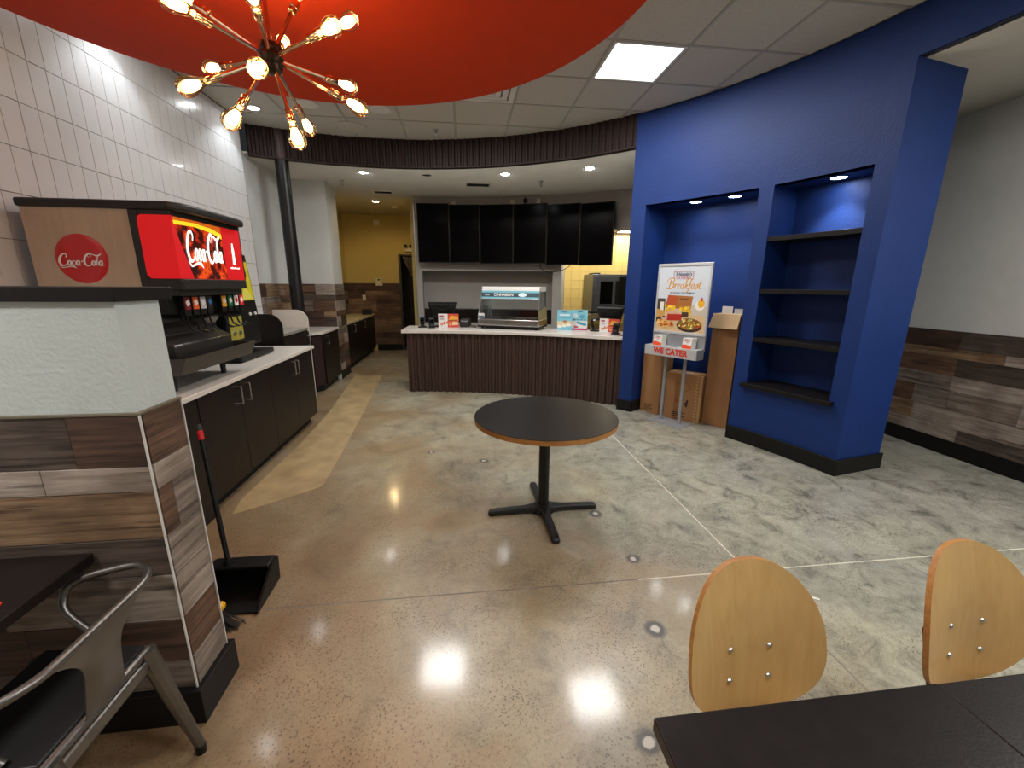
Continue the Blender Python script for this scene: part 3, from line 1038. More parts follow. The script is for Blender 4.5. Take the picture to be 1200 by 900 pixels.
# unseen panel added over the side passage to brighten the right wall
px_, py_ = 3.98, 0.95
t = thing('passage_fill_panel', 'unseen square panel light added to brighten the side passage', 'ceiling light', (px_, py_, ZL))
MB().span((px_ - 0.3, py_ - 0.3, ZL - 0.03), (px_ + 0.3, py_ + 0.3, ZL)).build('frame', M_WHITE, t)
MB().span((px_ - 0.27, py_ - 0.27, ZL - 0.034), (px_ + 0.27, py_ + 0.27, ZL - 0.03)).build('diffuser', M_PANEL, t)
lamp('AREA', 'panel_lamp', (px_, py_, ZL - 0.04), W_TROFFER * 1.5, COOL, t, 0.54)

# ---- red round canopy hung below the ceiling
DC, DR, DZ0 = (-0.768, 2.038), 1.735, 2.967
t = thing('ceiling_canopy', 'large red round canopy hanging below the tiled ceiling', 'canopy', (DC[0], DC[1], DZ0))
MB().lathe([(0, DZ0), (DR - 0.01, DZ0), (DR, DZ0 + 0.01), (DR, DZ0 + 0.17), (DR - 0.01, DZ0 + 0.18), (0, DZ0 + 0.18)], 128, Matrix.Translation((DC[0], DC[1], 0))).build('disc', M_RED, t)
for k in range(4):
    a = R(45 + 90 * k)
    MB().cyl((DC[0] + 1.1 * math.cos(a), DC[1] + 1.1 * math.sin(a), DZ0 + 0.18), (DC[0] + 1.1 * math.cos(a), DC[1] + 1.1 * math.sin(a), ZC), 0.006, n=8).build('hanger', M_GUN, t)

# ---- chandelier
M_BRASS = mat('polished_nickel', '#d2b394', 0.14, 1.0, var=0.05)
M_BRONZE = mat('dark_bronze', '#4a3f38', 0.28, 0.9)
M_BULB = glass('amber_bulb_glass', '#fff0cf', 0.05)
M_FIL = emit('bulb_filament', (1.0, 0.74, 0.38), E_BULB)
HUB = Vector((-0.807, 2.195, 2.561))
ch = thing('chandelier', 'starburst chandelier of metal rods with glowing amber bulbs', 'chandelier', HUB)
hb = MB()
hb.lathe([(0, -0.062), (0.03, -0.06), (0.042, -0.052), (0.044, -0.03), (0.036, -0.022), (0.044, -0.012), (0.05, 0.0), (0.044, 0.012), (0.036, 0.022), (0.044, 0.03), (0.042, 0.05), (0.02, 0.06), (0, 0.06)], 28, Matrix.Translation(HUB))
hb.build('hub', M_BRONZE, ch)
MB().cyl(HUB + Vector((0, 0, 0.05)), (HUB.x, HUB.y, DZ0 - 0.02), 0.009, n=12).build('stem', M_BRASS, ch)
MB().lathe([(0, -0.03), (0.03, -0.03), (0.065, -0.012), (0.068, 0), (0, 0)], 24, Matrix.Translation((HUB.x, HUB.y, DZ0))).build('ceiling_cup', M_BRONZE, ch)
TIPS = [(-0.273, -0.236, -0.234), (-0.379, 0.201, 0.021), (-0.121, -0.217, -0.351), (0.078, -0.371, -0.203), (0.125, -0.129, -0.391),
        (0.022, 0.391, -0.177), (0.388, 0.033, -0.181), (0.292, 0.315, 0.021), (0.37, 0.061, 0.21), (0.356, -0.24, 0.029),
        (-0.06, 0.355, 0.235), (0.129, 0.153, 0.381), (0.105, -0.415, 0.037), (-0.191, -0.408, -0.01), (-0.381, 0.002, 0.24)]
BP = [(0.0135, 0.0), (0.015, 0.010), (0.018, 0.022), (0.026, 0.042), (0.034, 0.064), (0.0365, 0.082), (0.034, 0.098), (0.022, 0.112), (0.010, 0.119), (0.0, 0.1205)]
rod_me = sock_me = bulb_me = fil_me = None
for tp in TIPS:
    d = Vector(tp)
    L = d.length
    q = d.to_track_quat('Z', 'Y')
    s0 = L - 0.120 - 0.062
    if rod_me is None or abs(L - 0.43) > 0.01:
        rod = MB().cyl((0, 0, 0.03), (0, 0, s0 + 0.012), 0.0085, n=10).build('rod', M_BRASS, ch, world_space=False)
        rm = rod.data
    else:
        rod = bpy.data.objects.new('rod', rod_me)
        col.objects.link(rod)
        rod.parent = ch
        rm = rod_me
    if abs(L - 0.43) <= 0.01:
        rod_me = rm
    rod.rotation_mode = 'QUATERNION'
    rod.rotation_quaternion = q
    if sock_me is None:
        so = MB().lathe([(0, -0.062), (0.012, -0.062), (0.0165, -0.058), (0.0165, -0.046), (0.0145, -0.044), (0.0145, -0.038), (0.0175, -0.035), (0.0175, 0.0), (0.0155, 0.004), (0, 0.004)], 20).build('socket', M_BRASS, ch, world_space=False)
        bu = MB().lathe(BP, 24).build('bulb', M_BULB, ch, world_space=False, sharp=80)
        fi = MB().lathe([(0, 0.022), (0.012, 0.030), (0.020, 0.056), (0.020, 0.078), (0.012, 0.094), (0, 0.100)], 12).build('filament', M_FIL, bu, world_space=False, sharp=80)
        sock_me, bulb_me, fil_me = so.data, bu.data, fi.data
    else:
        so = bpy.data.objects.new('socket', sock_me)
        bu = bpy.data.objects.new('bulb', bulb_me)
        fi = bpy.data.objects.new('filament', fil_me)
        for o in (so, bu, fi):
            col.objects.link(o)
        so.parent = ch
        bu.parent = ch
        fi.parent = bu
    for o in (so, bu):
        o.rotation_mode = 'QUATERNION'
        o.rotation_quaternion = q
        o.location = d.normalized() * (L - 0.120)

# ---- column
t = thing('column', 'tall round black pipe column by the white recess', 'column', (-2.285, 6.17, 0))
MB().cyl((-2.285, 6.17, 0), (-2.285, 6.17, ZL - 0.012), 0.082, n=32).build('shaft', M_BLKM, t)
MB().cyl((-2.285, 6.17, ZL - 0.012), (-2.285, 6.17, ZC), 0.086, n=32).build('upper_sleeve', mat('brown_paint', '#43302d', 0.45), t)

# ================================================================== service counter
C2, R2 = (-1.094, 0.899), 5.367
def ang2(x, y):
    return math.degrees(math.atan2(y - C2[1], x - C2[0]))
CA0, CA1 = ang2(-0.83, 6.26), ang2(2.10, 5.20)
t = thing('service_counter', 'curved service counter faced in brown corrugated sheet', 'counter', (0.6, 6.2, 0))
MB().ribs(C2, R2, CA0, CA1 - 0.2, 0.0, 0.90, 0.102, 0.028, 0.02).build('corrugated_front', mat('counter_corrugated_sheet', '#42302a', 0.45, var=0.06, metal=0.2), t, sharp=20)
MB().arc(C2, R2 + 0.021, R2 + 0.62, CA0, CA1, 0.10, 0.90).build('carcass', M_ESP, t)
ct = MB().arc(C2, R2 - 0.055, R2 + 0.66, CA0 + 0.75, CA1 - 0.05, 0.90, 0.945).build('counter_worktop', M_QUARTZ, bevel=0.004)
tag(ct, 'long curved white stone worktop on the service counter', 'worktop')
ZW = 0.945

# ---- six portrait menu screens hung in a bow
SA = [88.0, 82.55, 77.25, 71.45, 65.7, 60.15, 54.7]
SL = ['first dark portrait menu screen, next to the corridor', 'second dark portrait menu screen from the corridor', 'third dark portrait menu screen from the corridor', 'fourth dark portrait menu screen from the corridor', 'fifth dark portrait menu screen from the corridor', 'last dark portrait menu screen, nearest the blue wall']
for k in range(6):
    p0, p1 = Vector(pol(SA[k], 6.12)), Vector(pol(SA[k + 1], 6.12))
    mid = (p0 + p1) / 2
    d = (p1 - p0)
    rz = math.atan2(d.y, d.x)
    w = d.length - 0.001
    zb = (2.0, 2.0, 1.985, 1.985, 1.955, 1.945)[k]
    zt = (3.035, 3.015, 3.01, 3.005, 2.975, 2.96)[k]
    t = thing('menu_screen', SL[k], 'screen', (mid.x, mid.y, zb), rz, 'menu screens above the counter')
    h = zt - zb
    MB().span((-w / 2, 0.0, 0), (w / 2, 0.055, h)).build('housing', M_BLK, t, world_space=False, bevel=0.003)
    MB().span((-w / 2 + 0.012, -0.002, 0.014), (w / 2 - 0.012, 0.001, h - 0.012)).build('display', M_SCREEN, t, world_space=False)
    MB().span((-0.15, 0.055, h / 2 - 0.2), (0.15, 0.20, h / 2 + 0.2)).build('bracket', M_BLKM, t, world_space=False)
c0 = Vector((*pol(66.6, 6.10), 1.985))
cable = MB().tube([c0, c0 + Vector((0.02, 0.02, -0.09)), c0 + Vector((0.16, -0.05, -0.155)), c0 + Vector((0.36, -0.14, -0.12)), c0 + Vector((0.47, -0.21, -0.06)), c0 + Vector((0.50, -0.24, -0.01))], 0.006, 8, 6).build('cable', M_BLK)
tag(cable, 'thin black cable drooping below the fifth menu screen', 'cable')
for a, w in ((82.0, 0.07), (72.0, 0.08), (67.6, 0.07)):
    p = pol(a, RT - 0.012)
    t = thing('outlet_box', {82.0: 'small white outlet box above the second menu screen', 72.0: 'cream outlet box left of the dark plug above the screens', 67.6: 'cream outlet box right of the dark plug above the screens'}[a], 'outlet', (p[0], p[1], 3.045), R(a - 90))
    MB().span((-w / 2, -0.012, 0), (w / 2, 0.012, 0.075)).build('plate', M_CREAM, t, world_space=False, bevel=0.003)
    for s in (-1, 1):
        MB().span((-0.014, -0.015, 0.0375 + s * 0.017 - 0.011), (0.014, -0.012, 0.0375 + s * 0.017 + 0.011)).build('socket', M_WHITE, t, world_space=False)
p = pol(69.8, RT - 0.02)
t = thing('power_plug', 'dark round plug with coiled lead above the menu screens', 'plug', (p[0], p[1], 3.05), R(-20))
MB().lathe([(0, -0.02), (0.035, -0.02), (0.04, 0.0), (0.04, 0.02), (0, 0.02)], 16, Matrix.Translation((0, 0, 0.04)) @ Matrix.Rotation(R(90), 4, 'X')).build('body', M_BLK, t, world_space=False)
MB().tube([(0, -0.02, 0.04), (0.02, -0.04, 0.07), (0.0, -0.045, 0.085), (-0.025, -0.035, 0.05), (-0.02, 0.0, -0.01)], 0.006, 6, 5).build('lead', M_BLK, t, world_space=False)
# dark back counter inside the pass-through
bc = MB().arc(CC, RT + 0.16, RT + 0.49, 88.1, 64.7, 0, 1.12).build('back_counter', M_ESP)
tag(bc, 'low dark back counter inside the pass-through opening', 'counter')
# ================================================================== drink station cabinets on the left
def bar_handle(mb_parent, x, y, z0, z1, m=None):
    """upright wire pull on a door that faces +x"""
    f = MB().tube([(x, y, z0), (x + 0.03, y, z0), (x + 0.034, y, z0 + 0.006), (x + 0.034, y, z1 - 0.006), (x + 0.03, y, z1), (x, y, z1)], 0.0055, 8)
    return f.build('handle', m or M_CHROME, mb_parent)

def base_unit(name, label, y0, y1, x0, x1, doors, z1, kick=0.10, end_m=None, group=None, pulls=None):
    t = thing(name, label, 'cabinet', ((x0 + x1) / 2, (y0 + y1) / 2, 0), group=group)
    MB().span((x0, y0, kick), (x1 - 0.022, y1, z1)).build('carcass', end_m or M_ESP, t)
    MB().span((x0, y0 + 0.002, 0), (x1 - 0.075, y1 - 0.045, kick)).build('toe_kick', M_BASE, t)
    n = len(doors)
    for k, (a, c, hy) in enumerate(doors):
        d = MB().span((x1 - 0.020, a + 0.0018, kick + 0.003), (x1, c - 0.0018, z1 - 0.004)).build('door', M_ESP, t, bevel=0.0015)
        if hy is not None:
            f = MB().tube([(x1, hy, 0.685), (x1 + 0.03, hy, 0.685), (x1 + 0.034, hy, 0.691), (x1 + 0.034, hy, 0.818), (x1 + 0.03, hy, 0.824), (x1, hy, 0.824)], 0.0055, 8)
            inv = PMAT[t].inverted()
            f.v = [inv @ p for p in f.v]
            h = f.build('handle', M_CHROME, d, world_space=False)
    return t
XF = -1.745
base_unit('base_cabinet', 'dark two-door base cabinet under the red soda dispenser', 2.83, 3.877, XL + 0.02, XF, [(2.83, 3.355, 3.31), (3.355, 3.877, 3.44)], 0.865, group='drink station cabinets')
base_unit('base_cabinet', 'dark two-door base cabinet at the worktop end, beyond the soda dispenser', 3.877, 4.955, XL + 0.02, XF, [(3.877, 4.415, 4.375), (4.415, 4.955, 4.46)], 0.865, group='drink station cabinets')
o = MB().span((XL + 0.02, 1.62, 0.0), (XF - 0.004, 2.826, 0.865)).build('filler_cabinet', M_ESP)
tag(o, 'plain dark cabinet panel tucked behind the half wall', 'cabinet')
o = MB().span((XL + 0.004, 1.62, 0.868), (XF + 0.02, 5.0, 0.902)).build('drink_worktop', M_QUARTZ, bevel=0.004)
tag(o, 'pale stone worktop under the drink dispensers', 'worktop')

# trash station with two round-cornered wings
t = thing('waste_station', 'dark waste cabinet with round-cornered side wings before the black column', 'cabinet', (-2.37, 5.65, 0))
TX0, TX1 = XL + 0.02, -2.13
MB().span((TX0, 5.22, 0), (TX1 - 0.02, 6.04, 0.98)).build('carcass', M_ESP, t)
MB().span((TX0, 5.222, 0.98), (TX1 - 0.008, 6.038, 1.01)).build('top', mat('grey_stone_top', '#8d8780', 0.3), t)
def wing(y0, y1):
    pts = [(TX0, 0.0), (TX1, 0.0), (TX1, 1.10)]
    for k in range(9):
        a = R(90 * k / 8)
        pts.append((TX1 - 0.15 + 0.15 * math.cos(a), 1.10 + 0.15 * math.sin(a)))
    pts.append((TX0, 1.25))
    m = MB()
    n = len(pts)
    vs = [(p[0], y0, p[1]) for p in pts] + [(p[0], y1, p[1]) for p in pts]
    m.add(vs, [tuple(range(n)), tuple(range(2 * n - 1, n - 1, -1))] + [(i, n + i, n + (i + 1) % n, (i + 1) % n) for i in range(n)])
    return m
wing(5.19, 5.218).build('side_wing', M_ESP, t)
wing(6.042, 6.07).build('side_wing', mat('cream_laminate', '#d8cfc2', 0.45), t)
d = MB().span((TX1 - 0.02, 5.225, 0.04), (TX1, 6.035, 0.955)).build('door', M_ESP, t, bevel=0.0015)
f = MB().tube([(TX1, 5.97, 0.78), (TX1 + 0.03, 5.97, 0.78), (TX1 + 0.03, 5.97, 0.90), (TX1, 5.97, 0.90)], 0.006, 8)
inv = PMAT[t].inverted()
f.v = [inv @ p for p in f.v]
f.build('handle', M_CHROME, d, world_space=False)
# cabinet in the recess, chamfered at the near corner
t = thing('recess_cabinet', 'dark cabinet with chamfered corner standing beside the black column', 'cabinet', (-2.36, 6.8, 0))
cp = [(XN + 0.018, 6.30), (-2.19, 6.30), (-2.10, 6.42), (-2.10, 7.24), (XN + 0.018, 7.24)]
MB().prism(cp, 0.10, 0.865).build('carcass', M_ESPB, t)
MB().prism([(p[0] - 0.03, p[1] + 0.02) if p[0] > -2.5 else p for p in cp[:3]] + [(-2.15, 7.235), (XN + 0.018, 7.235)], 0, 0.10).build('toe_kick', M_BASE, t)
d = MB().span((-2.098, 6.46, 0.105), (-2.08, 7.225, 0.86)).build('door', M_ESP, t, bevel=0.0015)
f = MB().tube([(-2.08, 6.62, 0.70), (-2.05, 6.62, 0.70), (-2.05, 6.62, 0.82), (-2.08, 6.62, 0.82)], 0.0055, 8)
inv = PMAT[t].inverted()
f.v = [inv @ p for p in f.v]
f.build('handle', M_CHROME, d, world_space=False)
o = MB().prism([(XN + 0.018, 6.27), (-2.17, 6.27), (-2.065, 6.41), (-2.065, 7.243), (XN + 0.018, 7.243)], 0.868, 0.905).build('recess_worktop', M_QUARTZ, bevel=0.004)
tag(o, 'white stone worktop in the recess behind the black column', 'worktop')
# corridor cabinets
CL = ['first dark cabinet along the corridor, next to the stub wall', 'middle dark cabinet along the corridor', 'last dark cabinet along the corridor, at the end wall']
for k in range(3):
    y0 = 7.84 + 0.87 * k
    base_unit('corridor_cabinet', CL[k], y0, y0 + 0.868, -2.70, -2.13, [(y0, y0 + 0.868, y0 + 0.62)], 0.865, group='corridor cabinets')
o = MB().span((-2.70, 7.82, 0.868), (-2.10, 10.47, 0.905)).build('corridor_worktop', mat('cream_stone', '#cbbf97', 0.3), bevel=0.004)
tag(o, 'long cream worktop running down the corridor', 'worktop')
t = thing('napkin_holder', 'small grey napkin holder at the far end of the corridor worktop', 'napkin holder', (-2.22, 10.1, 0.905))
MB().span((-2.32, 10.05, 0.905), (-2.12, 10.06, 1.03)).span((-2.32, 10.14, 0.905), (-2.12, 10.15, 1.03)).span((-2.32, 10.06, 0.905), (-2.12, 10.14, 0.915)).build('frame', M_GREYP, t)
MB().span((-2.30, 10.065, 0.916), (-2.14, 10.135, 1.01)).build('napkin_stack', mat('kraft_paper', '#9a7b55', 0.9), t)

# ================================================================== lettering helpers
def text_mesh(name, body, size, M, m, parent, extrude=0.0008, fat=0.0, shear=0.0, space=1.0, sx=1.0, align='CENTER'):
    cu = bpy.data.curves.new(name, 'FONT')
    cu.body = body
    cu.size = size
    cu.align_x = align
    cu.align_y = 'CENTER'
    cu.extrude = extrude
    cu.offset = fat
    cu.shear = shear
    cu.space_character = space
    tmp = bpy.data.objects.new(name, cu)
    me = bpy.data.meshes.new_from_object(tmp)
    bpy.data.objects.remove(tmp)
    bpy.data.curves.remove(cu)
    T = (PMAT[parent].inverted() @ M) if parent in PMAT else M
    me.transform(T @ Matrix.Diagonal((sx, 1, 1, 1)))
    me.materials.clear()
    me.materials.append(m)
    o = bpy.data.objects.new(name, me)
    col.objects.link(o)
    o.parent = parent
    return o

def ribbon(mb, pts, ws, M, k=7, z=0.0, closed=False):
    """flat pen stroke; ws are half widths at the given points"""
    P3 = [Vector((p[0], p[1], w)) for p, w in zip(pts, ws)]
    P3 = spline(P3, k, closed)
    n = len(P3)
    vs = []
    for i, p in enumerate(P3):
        a = P3[(i - 1) % n] if (closed or i) else p
        c = P3[(i + 1) % n] if (closed or i < n - 1) else p
        t = Vector((c.x - a.x, c.y - a.y))
        t = t.normalized() if t.length > 1e-9 else Vector((1, 0))
        nn = Vector((-t.y, t.x)) * max(p.z, 0.001)
        vs += [M @ Vector((p.x + nn.x, p.y + nn.y, z)), M @ Vector((p.x - nn.x, p.y - nn.y, z))]
    fs = [(2 * i, 2 * i + 1, (2 * ((i + 1) % n)) + 1, 2 * ((i + 1) % n)) for i in range(n if closed else n - 1)]
    mb.add(vs, fs)

# pen strokes: (points, half widths, closed)
def _o(x, y, rx, ry, w=0.05):
    pts = [(x + rx * math.cos(a) + 0.25 * ry * math.sin(a), y + ry * math.sin(a)) for a in [2 * PI * k / 10 for k in range(10)]]
    return (pts, [w * (0.5 + 0.8 * abs(math.cos(2 * PI * k / 10))) for k in range(10)], True)
def cola_strokes():
    S = []
    # first capital with its ribbon running under the word
    S.append(([(0.66, 0.70), (0.74, 0.86), (0.62, 0.98), (0.42, 0.90), (0.22, 0.62), (0.16, 0.32), (0.28, 0.10), (0.50, 0.10), (0.66, 0.24)], [0.03, 0.04, 0.04, 0.06, 0.085, 0.085, 0.06, 0.035, 0.012], False))
    S.append(([(0.20, 0.20), (0.16, 0.04), (0.30, -0.08), (0.62, -0.03), (0.98, 0.02), (1.16, -0.02), (1.30, -0.14)], [0.02, 0.03, 0.028, 0.03, 0.045, 0.05, 0.004], False))
    S.append(_o(0.84, 0.28, 0.11, 0.17))
    S.append(([(1.26, 0.40), (1.20, 0.47), (1.10, 0.40), (1.06, 0.22), (1.14, 0.11), (1.28, 0.18)], [0.035, 0.02, 0.045, 0.055, 0.035, 0.01], False))
    S.append(_o(1.44, 0.28, 0.11, 0.17))
    S.append(([(1.60, 0.48), (1.56, 0.30), (1.56, 0.14), (1.66, 0.12)], [0.03, 0.05, 0.045, 0.012], False))
    S.append(([(1.70, 0.40), (1.82, 0.42)], [0.035, 0.035], False))
    # second capital with the ribbon over the word
    S.append(([(2.42, 0.74), (2.46, 0.90), (2.34, 0.98), (2.14, 0.86), (1.98, 0.58), (1.94, 0.30), (2.06, 0.10), (2.28, 0.10), (2.44, 0.24)], [0.03, 0.035, 0.04, 0.06, 0.08, 0.08, 0.06, 0.035, 0.012], False))
    S.append(([(2.30, 0.72), (2.22, 0.90), (2.34, 1.02), (2.62, 0.94), (2.92, 0.84), (3.14, 0.94), (3.28, 1.02)], [0.012, 0.03, 0.03, 0.03, 0.05, 0.045, 0.004], False))
    S.append(_o(2.58, 0.28, 0.11, 0.17))
    S.append(([(2.78, 0.14), (2.90, 0.50), (2.98, 0.80), (2.90, 0.86), (2.82, 0.50), (2.80, 0.18), (2.92, 0.12)], [0.012, 0.02, 0.025, 0.03, 0.05, 0.045, 0.012], False))
    S.append(_o(3.08, 0.28, 0.11, 0.17))
    S.append(([(3.24, 0.48), (3.20, 0.30), (3.20, 0.14), (3.32, 0.13)], [0.03, 0.05, 0.045, 0.012], False))
    return S
def cola(name, M, m, parent, fat=1.0):
    """M maps word units (3.4 wide, 1 high) to the world"""
    mb = MB()
    for k, (p, w, c) in enumerate(cola_strokes()):
        ribbon(mb, p, [x * fat for x in w], M, 6, 0.0004 * k / 3, c)
    return mb.build(name, m, parent)

# ================================================================== soda dispenser
M_WOODP = wood('brown_woodgrain_panel', '#c6b49e', '#b5a28b', 'z', 0.7, 0.45, False)
M_RSIGN = emit('lit_red_sign', '#d20612', 0.62)
M_SPL = mat('charcoal_splash', '#242221', 0.32, var=0.08)
M_RDISC = mat('red_disc_gloss', '#c8080f', 0.25, var=0.02, coat=0.4)
M_WSIGN = emit('lit_white_print', '#fff8e6', 1.3)
M_WPRT = mat('white_print', '#f2efe9', 0.5)
def picture_mat():
    m, nt, b = nodes_of('lit_iced_cola_picture')
    L = nt.links.new
    tc = nt.nodes.new('ShaderNodeTexCoord')
    vo = nt.nodes.new('ShaderNodeTexVoronoi')
    vo.inputs['Scale'].default_value = 15
    vo.feature = 'F1'
    L(tc.outputs['Object'], vo.inputs['Vector'])
    nz = nt.nodes.new('ShaderNodeTexNoise')
    nz.inputs['Scale'].default_value = 9
    nz.inputs['Detail'].default_value = 5
    nz.inputs['Distortion'].default_value = 1.2
    L(tc.outputs['Object'], nz.inputs['Vector'])
    mx = nt.nodes.new('ShaderNodeMath')
    mx.operation = 'MULTIPLY_ADD'
    mx.inputs[1].default_value = 0.35
    L(vo.outputs['Distance'], mx.inputs[0])
    L(nz.outputs['Fac'], mx.inputs[2])
    rp = nt.nodes.new('ShaderNodeValToRGB')
    stops = [(0.50, '#120403'), (0.66, '#330a05'), (0.76, '#a01e08'), (0.85, '#c8480c'), (0.95, '#3a0e06')]
    while len(rp.color_ramp.elements) < len(stops):
        rp.color_ramp.elements.new(0.5)
    for e, (p, c) in zip(rp.color_ramp.elements, stops):
        e.position = p
        e.color = (*lin(c), 1)
    L(mx.outputs[0], rp.inputs['Fac'])
    L(rp.outputs['Color'], b.inputs['Base Color'])
    L(rp.outputs['Color'], b.inputs['Emission Color'])
    b.inputs['Emission Strength'].default_value = 0.9
    b.inputs['Roughness'].default_value = 0.3
    return m
M_PICT = picture_mat()
M_FOAM = emit('lit_golden_foam', '#e8c61e', 1.0)
M_AMB = emit('lit_amber_band', '#c2590e', 0.9)

SX0, SX1, SXF = -2.50, -1.94, -1.712      # back, end of wood side, front face
SY0, SY1 = 2.83, 3.61
sd = thing('soda_dispenser', 'large soda fountain dispenser with lit red sign and wood-grain side', 'drink dispenser', (-2.1, 3.15, 0.902))
# merchandiser head
MB().span((SX0, SY0 + 0.012, 1.52), (SXF - 0.03, SY1 - 0.012, 2.02)).build('head', M_GREYP, sd, bevel=0.006)
MB().span((SX0, SY0, 1.40), (SX1, SY0 + 0.012, 2.02)).build('side_panel', M_WOODP, sd)
MB().span((SX0, SY1 - 0.012, 1.40), (SX1, SY1, 2.02)).build('side_panel', M_WOODP, sd)
lid = [(SX0 - 0.01, SY0 - 0.02), (-1.71, SY0 - 0.02), (-1.66, SY0 + 0.04), (-1.645, SY0 + 0.15), (-1.645, SY1 - 0.12), (-1.66, SY1 - 0.02), (-1.71, SY1 + 0.01), (SX0 - 0.01, SY1 + 0.01)]
MB().prism(lid, 2.02, 2.068).build('lid', M_GREYP, sd, bevel=0.014, segs=3)
# sign frame: black bezel round the corner
fr = MB()
fr.span((SX1, SY0 - 0.004, 1.56), (SX1 + 0.05, SY0 + 0.012, 2.02))
fr.span((SX1 + 0.05, SY0 - 0.004, 1.99), (SXF, SY0 + 0.012, 2.02)).span((SX1 + 0.05, SY0 - 0.004, 1.56), (SXF, SY0 + 0.012, 1.625))
fr.span((SXF - 0.02, SY0 + 0.012, 1.99), (SXF + 0.004, SY1, 2.02)).span((SXF - 0.02, SY0 + 0.012, 1.56), (SXF + 0.004, SY1, 1.625)).span((SXF - 0.02, SY1 - 0.012, 1.625), (SXF + 0.004, SY1, 1.99))
fr.build('sign_bezel', M_GREYP, sd, bevel=0.004)
# red side of the sign, with rounded corners at the bezel
rs = [(SXF + 0.001, 1.626), (SXF + 0.001, 1.992)]
x0 = SX1 + 0.045
for cx_, cz, a0 in ((x0 + 0.03, 1.962, 90), (x0 + 0.03, 1.656, 180)):
    for k in range(6):
        a = R(a0 + 90 * k / 5)
        rs.append((cx_ + 0.03 * math.cos(a), cz + 0.03 * math.sin(a)))
MB().add([(p[0], SY0 - 0.0045, p[1]) for p in rs] + [(p[0], SY0 + 0.006, p[1]) for p in rs], [tuple(range(len(rs))), tuple(range(2 * len(rs) - 1, len(rs) - 1, -1))] + [(i, len(rs) + i, len(rs) + (i + 1) % len(rs), (i + 1) % len(rs)) for i in range(len(rs))]).build('red_side', M_RSIGN, sd)
# front of the sign: red field, picture with slanted edge, red strip with bottle
def yz(mb, pts, x):
    n = len(pts)
    mb.add([(x, p[0], p[1]) for p in pts] + [(x - 0.004, p[0], p[1]) for p in pts], [tuple(range(n)), tuple(range(2 * n - 1, n - 1, -1))] + [(i, n + i, n + (i + 1) % n, (i + 1) % n) for i in range(n)])
    return mb
yz(MB(), [(SY0 + 0.002, 1.626), (SY1 - 0.012, 1.626), (SY1 - 0.012, 1.992), (SY0 + 0.002, 1.992)], SXF + 0.0012).build('red_front', M_RSIGN, sd)
PA, PB = SY0 + 0.012, 3.345
yz(MB(), [(PA + 0.12, 1.628), (PB + 0.01, 1.628), (PB, 1.80), (PB - 0.005, 1.99), (PA, 1.99), (PA + 0.03, 1.87), (PA + 0.075, 1.75)], SXF + 0.0032).build('cola_picture', M_PICT, sd)
yz(MB(), [(PA + 0.004, 1.945), (PA + 0.2, 1.952), (PB - 0.12, 1.935), (PB - 0.003, 1.905), (PB - 0.003, 1.94), (PB - 0.12, 1.965), (PA + 0.2, 1.975), (PA + 0.002, 1.968)], SXF + 0.0042).build('foam_band', M_FOAM, sd)
yz(MB(), [(PA + 0.003, 1.97), (PA + 0.2, 1.977), (PB - 0.12, 1.967), (PB - 0.004, 1.943), (PB - 0.005, 1.988), (PA + 0.002, 1.988)], SXF + 0.0045).build('amber_band', M_AMB, sd)
# front faces +x: word runs along +y
s = 0.122
MW = Matrix(((0, 0, 1, SXF + 0.006), (s, 0, 0, PA + 0.072), (0, s * 1.65, 0, 1.722), (0, 0, 0, 1)))
cola('cola_lettering', MW, M_WSIGN, sd, 1.1)
btl = [(0.0, 0.0), (0.2, 0.0), (0.24, 0.06), (0.22, 0.3), (0.18, 0.42), (0.22, 0.58), (0.2, 0.68), (0.1, 0.82), (0.08, 0.96), (0.09, 1.0), (0.0, 1.0)]
bo = [(p[0], p[1]) for p in btl] + [(-p[0], p[1]) for p in btl[::-1] if p[0] > 0]
yz(MB(), [(3.475 + 0.062 * p[0], 1.735 + 0.155 * p[1]) for p in bo], SXF + 0.0045).build('bottle_print', M_WSIGN, sd)
text_mesh('sign_line', 'makes the meal', 0.020, Matrix(((0, 0, 1, SXF + 0.003), (1, 0, 0, 3.475), (0, 1, 0, 1.712), (0, 0, 0, 1))), M_WSIGN, sd, 0.0006, 0.0004)
# disc logo on the wood side (faces -y)
dc = (-2.235, 1.735)
MB().lathe([(0, 0.010), (0.110, 0.008), (0.136, 0.003), (0.142, 0.0), (0, 0.0)], 48, Matrix.Translation((dc[0], SY0, dc[1])) @ Matrix.Rotation(R(90), 4, 'X')).build('logo_disc', M_RDISC, sd, sharp=60)
s = 0.0745
MW = Matrix(((s, 0, 0, dc[0] - 0.125), (0, 0, -1, SY0 - 0.0115), (0, s, 0, dc[1] - 0.045), (0, 0, 0, 1)))
cola('logo_lettering', MW, M_WPRT, sd, 1.05)
